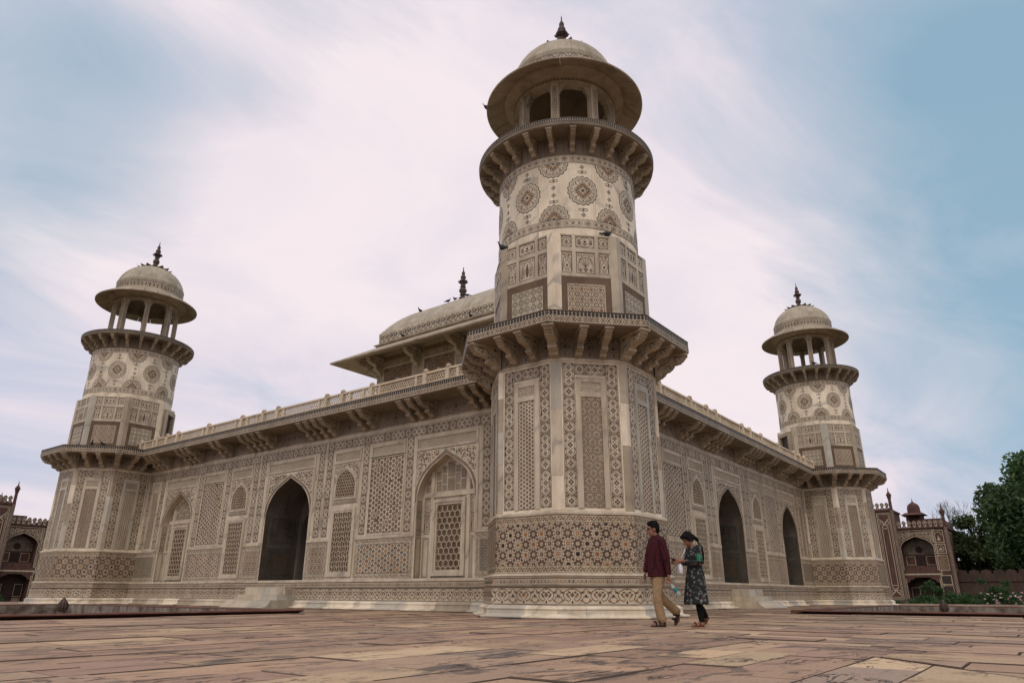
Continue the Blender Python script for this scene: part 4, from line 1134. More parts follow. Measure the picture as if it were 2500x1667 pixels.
            tag(emit_flat([(j, (0, yb-.03, 0), (1, 0, 0), (0, 0, 1), (0, -1, 0))], 'lattice', ni, .016), kind='stuff')
        else:
            # deep porch: side walls with dado and panels, back wall with a smaller doorway into the dark hall
            yb = WY+dep; dh, dz = 1.16, 3.9
            lp = A_[:1]+A_[1:-1]+A_[-1:]
            D_ = [(c+dh, z0)]+arch_pts(c, dh, 2.9, dz, 8)[::-1]+[(c-dh, z0)]
            tot = lp+D_
            V2 = [(x, yb, z) for x, z in tot]; kk = len(V)
            Fc += [tuple(kk+i for i in t_) for t_ in tessellate_polygon([[Vector((x, z, 0)) for x, z in tot]])]
            V3 = [(x, yb+.6, z) for x, z in D_]; k0 = kk+len(lp); k1 = kk+len(tot)
            Fc += [(k0+i, k0+i+1, k1+i+1, k1+i) for i in range(len(D_)-1)]
            ni = W(mk(nm, V+V2+V3, Fc, 'marble_porch_shade', hall)); ni['side'] = n_
            q = []
            for s in (-1, 1):
                U = (0, 1, 0); Nn = (-s, 0, 0); O = (c+s*h_, WY+dep*.5, 0)
                o = Orn(); o.add(o_dado(dep-.30, 1.22, 's', .16), .1, .97); o.rect(WH, 0, -dep/2+.25, dep/2-.02, 2.24, 3.45)
                for (x, wd, zz_, hh, kd) in ((-.33, .28, 2.66, .62, 'vase'), (-.33, .28, 2.36, .27, 'cup'), (.08, .44, 2.36, .62, 'flowers'), (.08, .44, 3.02, .30, 'trio'), (.49, .28, 2.66, .62, 'vase'), (.49, .28, 2.36, .27, 'cup')): o.add(o_cell(wd, hh, kd), x, zz_, 0, 1, 1, 1)
                q.append((o, O, U, (0, 0, 1), Nn))
                o = Orn(); o.add(o_strip(2.3, .17, BR, False), -dep/2+.12, 1.0, PI/2); q.append((o, O, U, (0, 0, 1), Nn))
            o = Orn()
            for s in (-1, 1): o.add(o_strip(2.3, .1, BR, False), c+s*(dh+.07), 1.0, PI/2)
            q.append((o, (0, yb, 0), (1, 0, 0), (0, 0, 1), (0, -1, 0)))
            for it_ in q: it_[0].p = [({WH: GR, CR: GR, TN: UM, OC: BR}.get(m_, m_), l, qq) for m_, l, qq in it_[0].p]  # pale inlay swapped for darker tones, part of the painted porch shade
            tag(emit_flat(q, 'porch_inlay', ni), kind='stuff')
    # cornice with grouped brackets
    mb = MB()
    mb.box(1.6, 25.4, WY-.02, WY+.3, 6.03, 6.58)
    mb.prism([(WY+.2, 6.564), (-.10, 6.564), (-.15, 6.594), (-.15, ZB-.02), (-.161, ZB-.018), (-.161, ZB-.008), (WY+.2, ZB-.008)], 'x', 1.6, 25.4)
    co = W(mb.build('cornice', 'marble_shade', hall))
    it3 = []
    o = Orn(); o.add(o_merlon(23.2, .135), 0, .165); o.add(o_diamonds(23.2, .155), 0, .006); it3.append((o, (1.9, -.15, 6.596), (1, 0, 0), (0, 0, 1), (0, -1, 0)))
    grp = []
    for c, n_, sp in ((3.55, 3, .44), (6.35, 3, .44), (9.0, 2, .48), (11.55, 4, .44)):
        g_ = [c+(i-(n_-1)/2)*sp for i in range(n_)]; grp += g_+[27-v for v in g_]
    o = Orn()
    for c in (2.7, 4.95, 7.75, 10.2, 13.5, 12.85, 14.15, 16.8, 19.25, 22.05):
        o.stroke(DK, 0, lobed(c, .26, .17, 10, .16, 0, 2), .014, True); o.add(o_flower(.10, BR, DK), c, .26)
        for s in (-1, 1): o.stroke(DK, 0, dia(c+s*.27, .26, .06, .08), .012, True); o.poly(BR, 1, dia(c+s*.40, .26, .04, .06))
    it3.append((o, (0, WY-.02, 6.03), (1, 0, 0), (0, 0, 1), (0, -1, 0)))
    tag(emit_flat(it3, 'cornice_inlay', co), kind='stuff')
    br = bracket_mesh('bracket', .86, .55, .20)
    for i, u in enumerate(sorted(grp)):
        if i == 0: br.parent = co; br.location = (u, WY-.02, 6.562); br.rotation_euler = (0, 0, -PI/2)
        else: inst(br, co, (u, WY-.02, 6.562), -PI/2)
    return made
def _ztop(x, h_, zs, za):
    A_ = arch_pts(0, h_, zs, za)
    d = -abs(x)
    for (x0, z0), (x1, z1) in zip(A_[:10], A_[1:11]):
        if x0 <= d <= x1: return z0+(z1-z0)*(d-x0)/max(x1-x0, 1e-6)
    return zs
parts = make_facade()
kids = {}
for x in bpy.data.objects:
    if x.parent: kids.setdefault(x.parent, []).append(x)
def rec(a, par):
    c = a.copy(); col.objects.link(c); c.parent = par
    for ch in kids.get(a, []): rec(ch, c)
    return c
for p_ in parts:
    sd_ = p_.get('side', 9)
    if sd_ == 2: continue                       # the far arch of the right wall is a deep porch, on the left wall a window niche
    c = p_ if sd_ == 3 else rec(p_, hall)
    c.location = (0, 27, 0); c.rotation_euler = (0, 0, -PI/2)
# roof slab and rear walls
mb = MB(); mb.box(.95, 26.0, .95, 26.0, 6.60, ZB-.02); mb.build('roof_slab', 'marble', hall)
mb = MB(); mb.box(25.9, 26.2, 2, 26.2, 0, 6.7); mb.box(2, 25.9, 25.9, 26.2, 0, 6.7); mb.build('rear_wall', 'marble', hall)
# --- balustrade on the wall heads
def balustrade(flip):
    posts = [2.7, 4.6, 5.6, 8.2, 9.75, 10.65, 13.65, 14.6, 16.1, 18.65, 21.2, 22.15, 23.0, 24.6]
    y0 = -.02
    mb = MB(); mb.box(1.8, 25.2, y0-.055, y0+.055, ZB-.01, 6.965); mb.box(1.8, 25.2, y0-.06, y0+.06, 7.27, 7.335)
    def place(o):
        if flip: o.matrix_local = Matrix(((0, 1, 0, 0), (1, 0, 0, 0), (0, 0, 1, 0), (0, 0, 0, 1)))
        return o
    ba = mb.build('balustrade', 'marble_bright', hall)
    if flip: ba.data.transform(Matrix(((0, 1, 0, 0), (1, 0, 0, 0), (0, 0, 1, 0), (0, 0, 0, 1)))); ba.data.flip_normals()
    pm = None; j = Orn(); stx = []
    for a, b_ in zip(posts[:-1], posts[1:]):
        L_ = b_-a
        if L_ > 1.2:
            stx += [a+.42, b_-.42]
        j.add(o_hexjali(L_-.1, .31, .105, .022, False), (a+b_)/2, 6.962)
    ja = emit_flat([(j, (0, y0-.02, 0), (1, 0, 0), (0, 0, 1), (0, -1, 0))], 'jali_screen', ba, .035, mats=['marble_bright']*10); tag(ja, kind='stuff')
    for x in stx:
        p = (y0, x, 0) if flip else (x, y0, 0)
        if balustrade.sm is None:
            st = MB(); st.box(-.05, .05, -.045, .045, 6.966, 7.268); balustrade.sm = st.build('stile', 'marble_bright', ba, loc=p)
        else: inst(balustrade.sm, ba, p, PI/2 if flip else 0)
    if flip:
        for o in (ja,): o.data.transform(Matrix(((0, 1, 0, 0), (1, 0, 0, 0), (0, 0, 1, 0), (0, 0, 0, 1)))); o.data.flip_normals()
    for x in posts:
        p = (y0, x, 0) if flip else (x, y0, 0)
        if balustrade.pm is None:
            mb = MB(); mb.box(-.08, .08, -.08, .08, ZB-.01, 7.33); mb.lathe([(.06, 7.33), (.10, 7.345), (.105, 7.36), (.075, 7.375), (.085, 7.395), (.085, 7.43), (.045, 7.46), (.0, 7.47)], 12)
            balustrade.pm = mb.build('post', 'marble_bright', ba, loc=p)
        else: inst(balustrade.pm, ba, p)
balustrade.pm = None; balustrade.sm = None
balustrade(False); balustrade(True)

# ------------------------------------------------------------------ roof pavilion
pav = empty('roof_pavilion', (13.5, 13.5, ZB-.02))
tag(pav, 'square marble roof pavilion with broad sloping eaves and low curved vault above the hall', 'pavilion')
pz = -(ZB-.02)
def loftsq(mb, prof, m=0, cap=True):
    V = []
    for h_, z in prof: V += [(-h_, -h_, z+pz), (h_, -h_, z+pz), (h_, h_, z+pz), (-h_, h_, z+pz)]
    F = [(j*4+i, j*4+(i+1) % 4, (j+1)*4+(i+1) % 4, (j+1)*4+i) for j in range(len(prof)-1) for i in range(4)]
    if cap: F += [(3, 2, 1, 0), tuple((len(prof)-1)*4+i for i in range(4))]
    mb.add(V, F, m)
HWp = 4.62
mb = MB(); loftsq(mb, [(HWp, 6.9), (HWp, 12.95)]); pw = mb.build('wall', 'marble_warm', pav)
def p4(fn, name, par, **k):
    its = []
    for q in range(4):
        n = (round(math.cos(q*PI/2)), round(math.sin(q*PI/2)))
        for (o, x, z, hb) in fn: its.append((o, (n[0]*HWp-n[1]*x, n[1]*HWp+n[0]*x, z+pz), (-n[1], n[0], 0), (0, 0, 1), (n[0], n[1], 0), hb))
    return emit_flat(its, name, par, **k)
fn = []
fn.append((_shift(o_vine(9.0, .26, TN, BR, OC, 1.3), -4.5), 0, 12.45, 0)); fn.append((_shift(o_strip(9.0, .22, BR, False), -4.5), 0, 12.28, 0))
for x in (-3.0, 0, 3.0):
    o = Orn(); o.rect(TN, 0, -1.15, 1.15, 0, 3.4); o.frame(WH, 1, -1.15, 1.15, 0, 3.4, .07)
    o.add(o_curlfill(lambda a, b_: abs(a) < 1.05 and .05 < b_ < 3.3, -1.0, 1.0, .2, 3.2, .26, 77), 0, 0, 0, 1, 1, 1)
    o.stroke(WH, 4, [(-.9, 2.0), (-.5, 2.35), (0, 2.62), (.5, 2.35), (.9, 2.0)], .12); o.stroke(DK, 5, [(-.9, 2.07), (-.5, 2.42), (0, 2.69), (.5, 2.42), (.9, 2.07)], .014)
    fn.append((o, x, 8.7, 0))
tag(p4(fn, 'wall_inlay', pw), kind='stuff')
mb = MB(); loftsq(mb, [(4.6, 12.93), (6.38, 12.26), (6.47, 12.28), (6.47, 12.35), (4.75, 13.36), (4.75, 13.42), (4.84, 13.44), (4.84, 13.50), (4.72, 13.56), (4.6, 13.56)], 0, False); mb.build('eave', 'marble_warm', pav)
mb = MB(); loftsq(mb, [(4.64, 13.55), (4.66, 14.19), (4.62, 14.21)], 0, False)
n_ = 72; V = []; Fc = []
for i in range(n_+1):
    for j in range(n_+1):
        x, y = (2*i/n_-1), (2*j/n_-1); d = max(abs(x), abs(y))
        s = 1-(1-d)**1.35 if d > 0 else 0
        k = s/d if d > 0 else 0
        x *= k; y *= k; d = max(abs(x), abs(y))
        V.append((4.6*x, 4.6*y, 14.2+2.05*(1-d**3.0)**.85+pz))
for i in range(n_):
    for j in range(n_): a = i*(n_+1)+j; Fc.append((a, a+n_+1, a+n_+2, a+1))
mb.add(V, Fc, 1); va = mb.build('vault', ['marble', 'roof_pale'], pav)
for f in va.data.polygons:
    if f.material_index == 1: f.use_smooth = True
o = Orn(); L_ = 9.2
for y in (0, .5): o.rect(DK, 0, -L_/2, L_/2, y, y+.02)
k = 26; p_ = L_/k
for i in range(k):
    x = -L_/2+p_*(i+.5)
    o.stroke(DK, 0, [(x-.5*p_, .08), (x-.25*p_, .1), (x-.1*p_, .25), (x-.3*p_, .38), (x-.1*p_, .45), (x+.2*p_, .38), (x+.1*p_, .2), (x+.5*p_, .08)], .035); o.poly(BR, 1, dia(x-.1*p_, .27, .05, .09)); o.poly(GR, 1, dia(x+.35*p_, .30, .05, .12)); o.stroke(TN, 1, [(x-.45*p_, .2), (x-.4*p_, .42)], .03)
tag(p4([(o, 0, 13.62, .035)], 'vault_inlay', va), kind='stuff')
pb = bracket_mesh('bracket', 1.15, .95, .26, ('marble_warm', 'in_brown'), True)
firstb = True
for q in range(4):
    for u in (-4.3, -1.5, 1.5, 4.3):
        n = (round(math.cos(q*PI/2)), round(math.sin(q*PI/2)))
        loc = (n[0]*HWp-n[1]*u, n[1]*HWp+n[0]*u, 12.62+pz)
        if firstb: pb.parent = pav; pb.location = loc; pb.rotation_euler = (0, 0, q*PI/2); firstb = False
        else: inst(pb, pav, loc, q*PI/2)
    av = q*PI/2+PI/4; inst(pb, pav, (HWp*math.sqrt(2)*math.cos(av), HWp*math.sqrt(2)*math.sin(av), 12.62+pz), av)
def big_finial(x, y, s, z0):
    mb = MB()
    prof = [(.22, 0), (.18, .10), (.10, .16), (.11, .20), (.17, .24), (.11, .29), (.14, .34), (.21, .46), (.19, .56), (.10, .64), (.10, .67), (.17, .70), (.11, .75), (.13, .85), (.19, .98), (.22, 1.03), (.13, 1.08), (.10, 1.12), (.14, 1.20), (.14, 1.30), (.08, 1.38), (.07, 1.41), (.10, 1.47), (.08, 1.54), (.03, 1.64), (.025, 1.82), (.005, 1.86)]
    mb.lathe([(r_*s, z*s) for r_, z in prof], 14)
    for k in range(8):
        a = 2*PI*k/8; mb.tube([(.12*s*math.cos(a), .12*s*math.sin(a), .92*s), (.23*s*math.cos(a), .23*s*math.sin(a), .97*s), (.26*s*math.cos(a), .26*s*math.sin(a), 1.0*s), (.24*s*math.cos(a), .24*s*math.sin(a), 1.05*s)], [.03*s]*3+[.012*s], 5)
    return mb.build('finial', 'finial_stone', pav, True, loc=(x, y, z0+pz))
big_finial(-2.95, 0, 1.05, 15.72); big_finial(0, 0, .72, 16.22); big_finial(2.95, 0, 1.05, 15.72)

# ------------------------------------------------------------------ steps up to the two porches
def steps(name):
    root = empty(name)
    x0 = 12.28; x1 = 14.72; yw = WY-.152
    tiers = [(x0, x1, yw-.42, .452, .70), (x0, x1, yw-.74, .265, .45)]
    for (a, b_, y, za, zb_) in tiers:
        cuts = [a, a+(b_-a)*random.uniform(.3, .42), a+(b_-a)*random.uniform(.62, .75), b_]
        for i in range(3):
            mb = MB(); mb.box(cuts[i]+.003, cuts[i+1]-.003, y+random.uniform(-.004, .004), yw+.02, za, zb_+random.uniform(-.003, .003))
            mb.build('step_stone', random.choice(['marble_grey', 'marble', 'marble']), root)
    pr = [(yw+.02, 0), (yw-1.32, 0), (yw-1.335, .03), (yw-1.32, .055), (yw-1.25, .065), (yw-1.17, .12), (yw-1.09, .18), (yw-1.06, .262), (yw+.02, .262)]
    V = []
    for s, ex in ((x0, -1), (x1, 1)):
        pass
    mb = MB(); n = 3; cuts = [x0-.12, x0+.6, x0+1.5, x1+.12]
    for i in range(3):
        mb = MB(); mb.prism(pr, 'x', cuts[i]+.003, cuts[i+1]-.003); mb.build('base_stone', ['marble', 'marble', 'marble_grey'][i], root)
    return root
st_r = steps('marble_steps'); tag(st_r, 'worn marble steps at the doorway of the right-hand wall', 'steps', 'porch steps')
st_l = copy_tree(st_r); st_l.location = (0, 27, 0); st_l.rotation_euler = (0, 0, -PI/2); tag(st_l, 'worn marble steps at the doorway of the long left-hand wall', 'steps')
# ------------------------------------------------------------------ terrace paving
def mat_sand(name, sx, sy):
    m, t, b = base_mat(name, .8)
    at = t.nodes.new('ShaderNodeAttribute'); at.attribute_name = 'tone'
    p = posn(t)
    pst = posn(t, (sx, sy, 1))
    c = at.outputs['Color']
    c = mixc(t, mathn(t, 'MULTIPLY', ramp(t, noisen(t, pst, 1.1, 6, .62, .5), [(.44, 0.0), (.68, 1.0)]), .35), c, (.45, .31, .185))
    c = mixc(t, mathn(t, 'MULTIPLY', ramp(t, noisen(t, p, .45, 4, .5), [(.42, 0.0), (.65, 1.0)]), .35), c, (.29, .185, .125))
    fl = ramp(t, noisen(t, pst, 2.3, 8, .68, .9), [(.53, 0.0), (.60, 1.0)])
    reg = ramp(t, noisen(t, p, .38, 3, .5), [(.40, 0.0), (.55, 1.0)])
    flm = mathn(t, 'MULTIPLY', fl, reg)
    c = mixc(t, mathn(t, 'MULTIPLY', flm, .8), c, (.075, .068, .06))
    crk = ramp(t, noisen(t, pst, 3.4, 9, .75, 1.6), [(.315, 1.0), (.355, 0.0)])
    c = mixc(t, mathn(t, 'MULTIPLY', crk, .75), c, (.035, .028, .022))
    rg = mathn(t, 'ABSOLUTE', mathn(t, 'SUBTRACT', noisen(t, pst, 1.9, 7, .6, 1.1), .5))
    rl = mathn(t, 'MULTIPLY', ramp(t, rg, [(.006, 1.0), (.016, 0.0)]), ramp(t, noisen(t, posn(t), .8, 3), [(.46, 0.0), (.56, 1.0)]))
    c = mixc(t, mathn(t, 'MULTIPLY', rl, .85), c, (.04, .03, .022))
    c = mixc(t, .6, c, ramp(t, noisen(t, p, 38, 5, .75), [(.25, .2), (.75, .8)]), 'SOFT_LIGHT')
    t.links.new(c, b.inputs['Base Color'])
    h_ = mathn(t, 'SUBTRACT', mathn(t, 'ADD', mathn(t, 'MULTIPLY', noisen(t, p, 9, 7, .7), .5), mathn(t, 'MULTIPLY', noisen(t, pst, 2.0, 4), .6)), mathn(t, 'ADD', mathn(t, 'MULTIPLY', flm, .35), mathn(t, 'ADD', mathn(t, 'MULTIPLY', crk, .5), mathn(t, 'MULTIPLY', rl, .6))))
    bump(t, b, h_, .02, .8)
mat_sand('sandstone_x', .5, 1.35); mat_sand('sandstone_y', 1.35, .5)
mat_stone('joint_earth', (.085, .06, .044), (.14, .10, .07), .9, 3, .8, .2)
TONES = [(.385, .25, .162), (.335, .215, .145), (.40, .26, .165), (.51, .36, .215), (.45, .31, .19), (.315, .20, .142), (.295, .215, .16), (.54, .395, .24), (.365, .25, .168)]
TW = [5, 5, 4, 2.6, 3, 4, 2.6, 1.8, 4]
PX0, PX1 = -34.0, 37.0
POOLS = [(-17.2, -3.55, 6.9, 20.1), (6.9, 20.1, -17.2, -3.55)]
mb = MB()
xs = sorted({PX0, PX1, *[v for p in POOLS for v in p[:2]]}); ys = sorted({PX0, PX1, *[v for p in POOLS for v in p[2:]]})
for xa, xb in zip(xs, xs[1:]):
    for ya, yb in zip(ys, ys[1:]):
        inp = any(p[0] <= (xa+xb)/2 <= p[1] and p[2] <= (ya+yb)/2 <= p[3] for p in POOLS)
        mb.box(xa, xb, ya, yb, -1.5, -.45 if inp else -.045)
terr = mb.build('terrace', 'joint_earth'); tag(terr, kind='structure')
def occupied(cx, cy):
    if cx > 1.2 and cy > 1.2: return True
    for (c0, c1) in ((0, 0), (27, 0), (0, 27)):
        if max(abs(cx-c0), abs(cy-c1)) < 2.1 and abs(cx-c0)+abs(cy-c1) < 2.9: return True
    return False
def clip_poly(q, a, b_, c_):
    r = []
    for i in range(len(q)):
        p, n = q[i], q[(i+1) % len(q)]; dp = a*p[0]+b_*p[1]-c_; dn = a*n[0]+b_*n[1]-c_
        if dp <= 0: r.append(p)
        if (dp < 0) != (dn < 0): k = dp/(dp-dn); r.append((p[0]+(n[0]-p[0])*k, p[1]+(n[1]-p[1])*k))
    return r
def cut_pool(q):
    """pieces of a slab outline that lie outside the two basins"""
    out_ = [q]
    for (a, b_, c_, d) in POOLS:
        a -= .34; b_ += .34; c_ -= .34; d += .34
        nxt = []
        for s in out_:
            xs = [p[0] for p in s]; ys = [p[1] for p in s]
            if max(xs) <= a or min(xs) >= b_ or max(ys) <= c_ or min(ys) >= d: nxt.append(s); continue
            rest = s
            for (e, f, g) in ((1, 0, a), (-1, 0, -b_), (0, 1, c_), (0, -1, -d)):
                piece = clip_poly(rest, e, f, g)
                if len(piece) >= 3: nxt.append(piece)
                rest = clip_poly(rest, -e, -f, -g)
                if len(rest) < 3: break
        out_ = nxt
    return out_
slabs = []
rs = random.Random(21)
for zone in (0, 1):
    # zone 0: courses along x (left of the diagonal mitre), zone 1: courses along y
    v = PX0
    while v < PX1:
        wd = rs.uniform(.42, .70); u = PX0+rs.uniform(-2, 0)
        while u < PX1:
            L_ = rs.uniform(.9, 2.2); q = [(u, v), (min(u+L_, PX1), v), (min(u+L_, PX1), min(v+wd, PX1)), (u, min(v+wd, PX1))]
            q = [(max(x, PX0), y) for x, y in q]
            u += L_
            if zone: q = [(y, x) for x, y in q][::-1]
            q = clip_poly(q, -1, 1, 0) if zone else clip_poly(q, 1, -1, 0)   # mitre along x=y
            if len(q) < 3: continue
            cx = sum(p[0] for p in q)/len(q); cy = sum(p[1] for p in q)/len(q)
            if occupied(cx, cy): continue
            for s in cut_pool(q):
                cx = sum(p[0] for p in s)/len(s); cy = sum(p[1] for p in s)/len(s)
                d = Vector((cx-CAM.x, cy-CAM.y)); f = d.dot(Vector((math.cos(yaw), math.sin(yaw)))); l_ = d.dot(Vector((math.sin(yaw), -math.cos(yaw))))
                vis = f > .6 and abs(l_) < .78*f+1.2
                slabs.append((d.length if vis else 1e3+d.length, zone, s, cx, cy))
        v += wd
slabs.sort(key=lambda s: s[0])
def slab_geo(s, dz, g=.005):
    cx = sum(p[0] for p in s)/len(s); cy = sum(p[1] for p in s)/len(s)
    def inset(p, e):
        d = math.hypot(p[0]-cx, p[1]-cy)+1e-6; k = max(0, 1-e*1.3/d); return (cx+(p[0]-cx)*k, cy+(p[1]-cy)*k)
    n = len(s)
    V = [(*inset(p, g), -.05) for p in s]+[(*inset(p, g), dz-.008) for p in s]+[(*inset(p, g+.005), dz) for p in s]
    F = [(i, (i+1) % n, n+(i+1) % n, n+i) for i in range(n)]+[(n+i, n+(i+1) % n, 2*n+(i+1) % n, 2*n+i) for i in range(n)]+[tuple(range(2*n, 3*n))]
    return V, F
def set_tone(o, cols):
    ca_ = o.data.color_attributes.new('tone', 'FLOAT_COLOR', 'POINT')
    ca_.data.foreach_set('color', np.asarray(cols, dtype=np.float32).ravel())
bulk = [[[], [], [], []], [[], [], [], []]]
for i, (d, zone, s, cx, cy) in enumerate(slabs):
    t_ = rs.choices(TONES, TW)[0]; k = rs.uniform(.80, 1.16); t_ = tuple(x*k for x in t_)
    V, F = slab_geo(s, rs.uniform(-.009, .006))
    if i < 300 and d < 1e3:
        o = mk('paving_slab', V, F, ['sandstone_y' if zone else 'sandstone_x', 'joint_earth'], terr, [1]*(len(F)-1)+[0]); set_tone(o, [(*t_, 1)]*len(V))
    else:
        B = bulk[zone]; k = len(B[0]); B[0] += V; B[1] += [tuple(a+k for a in f) for f in F]; B[2] += [(*t_, 1)]*len(V); B[3] += [1]*(len(F)-1)+[0]
for zone in (0, 1):
    B = bulk[zone]; o = mk('far_paving', B[0], B[1], ['sandstone_y' if zone else 'sandstone_x', 'joint_earth'], terr, B[3]); set_tone(o, B[2]); tag(o, kind='stuff')

# ------------------------------------------------------------------ sunken basins
mat_stone('kerb_red', (.16, .068, .046), (.10, .05, .036), .8, 2.5, .9, .5, .01)
mat_stone('lime_wall', (.34, .30, .24), (.10, .075, .055), .85, 2.2, 1.0, .8, .01)
mat_stone('basin_floor', (.15, .10, .075), (.10, .075, .06), .9, 2, .9, .5, .01)
def basin(x0, x1, y0, y1, label):
    root = empty('water_basin', ((x0+x1)/2, (y0+y1)/2, 0)); tag(root, label, 'basin', 'dry basins in the terrace'); ox, oy = (x0+x1)/2, (y0+y1)/2
    hx, hy = (x1-x0)/2, (y1-y0)/2
    mb = MB()
    mb.box(-hx+.004, hx-.004, -hy+.004, hy-.004, -.444, -.440); mb.build('floor', 'basin_floor', root)
    for (a, b_, c_, d) in ((-hx, hx, -hy+.003, -hy+.06), (-hx, hx, hy-.06, hy-.003), (-hx+.003, -hx+.06, -hy+.06, hy-.06), (hx-.06, hx-.003, -hy+.06, hy-.06)):
        mb = MB(); mb.box(a, b_, c_, d, -.44, .06); mb.build('lining', 'lime_wall', root)
    # rim of dressed red stones
    for ax in (0, 1):
        for s in (-1, 1):
            h_ = (hx if ax == 0 else hy); hh = (hy if ax == 0 else hx); u = -h_-.34; e = h_+.34
            if ax == 1: u += .34; e -= .34
            while u < e-.05:
                L_ = min(random.uniform(.9, 1.6), e-u); z = .095+random.uniform(-.006, .006)
                mb = MB(); a0, a1 = sorted((s*(hh-.05), s*(hh+.335)))
                prf = [(a0, .065), (a1, -.04), (a1, z-.02), (a1-.02*1, z), (a0+.02, z), (a0, z-.02)]
                if ax == 0: mb.prism(prf, 'x', u+.004, u+L_-.004)
                else: mb.prism(prf, 'y', u+.004, u+L_-.004)
                mb.build('kerb_stone', 'kerb_red', root); u += L_
    return root
basin(*POOLS[0], 'dry basin with dark red stone rim sunk in the paving at left')
basin(*POOLS[1], 'dry basin with dark red stone rim sunk in the paving at right')
def spout(x, y, label):
    mb = MB(); mb.lathe([(.17, -.43), (.17, -.10), (.12, -.07), (.10, -.02), (.11, .02), (.12, .06), (.12, .13), (.10, .22), (.065, .29), (.04, .34), (.015, .37), (0, .38)], 14)
    for k in range(10):
        a = 2*PI*k/10; mb.tube([(.11*math.cos(a), .11*math.sin(a), .02), (.125*math.cos(a), .125*math.sin(a), .09), (.105*math.cos(a), .105*math.sin(a), .20), (.065*math.cos(a), .065*math.sin(a), .29)], [.025, .032, .03, .012], 5)
    o = mb.build('fountain_spout', 'finial_stone', None, loc=(x, y, 0)); tag(o, label, 'fountain', 'fountain spouts in the basins')
spout(-6.42, 13.5, 'dark carved lotus fountain spout in the left basin'); spout(13.5, -6.31, 'dark carved lotus fountain spout in the right basin')
# ------------------------------------------------------------------ garden, enclosure, gatehouses
def mat_leaf(name, c1, c2, c3):
    m, t, b = base_mat(name, .55)
    oi = t.nodes.new('ShaderNodeAttribute'); oi.attribute_name = 'shade'
    c = mixc(t, oi.outputs['Fac'], c1, c2)
    c = mixc(t, mathn(t, 'MULTIPLY', ramp(t, noisen(t, posn(t), 1.2, 3), [(.42, 0.0), (.65, 1.0)]), .55), c, c3)
    t.links.new(c, b.inputs['Base Color'])
    b.inputs['Specular IOR Level'].default_value = .25
    tr = t.nodes.new('ShaderNodeBsdfTranslucent'); t.links.new(c, tr.inputs[0])
    mx = t.nodes.new('ShaderNodeMixShader'); mx.inputs[0].default_value = .25
    t.links.new(b.outputs[0], mx.inputs[1]); t.links.new(tr.outputs[0], mx.inputs[2])
    t.links.new(mx.outputs[0], t.nodes['Material Output'].inputs[0])
mat_leaf('leaf_dark', (.028, .062, .026), (.10, .17, .055), (.055, .10, .04))
mat_leaf('leaf_mid', (.03, .055, .02), (.075, .11, .035), (.06, .07, .025))
mat_leaf('leaf_shrub', (.025, .06, .02), (.06, .12, .03), (.04, .08, .02))
mat_stone('bark', (.075, .055, .04), (.12, .095, .07), .9, 5, .8, .3, .02)
mat_stone('lawn', (.045, .06, .02), (.07, .075, .03), .95, .6, .9, .3, .03, 20)
mat_stone('gate_red', (.115, .055, .041), (.08, .042, .032), .8, 1.5, .9, .55, .006, 25)
mat_stone('gate_dark', (.028, .016, .012), (.05, .026, .02), .85, 2, .8, .3)
mat_stone('gate_plaster', (.21, .165, .125), (.12, .08, .06), .85, 1.2, .9, .6)
mat_stone('wall_red', (.085, .052, .038), (.055, .036, .028), .9, .8, .9, .6)
mat_stone('petal_pink', (.62, .38, .40), (.75, .62, .60), .6, 8, .8, .1)
mb = MB(); mb.box(-900, 900, -900, 900, -1.6, -1.2); lawn = mb.build('garden_ground', 'lawn'); tag(lawn, kind='structure')

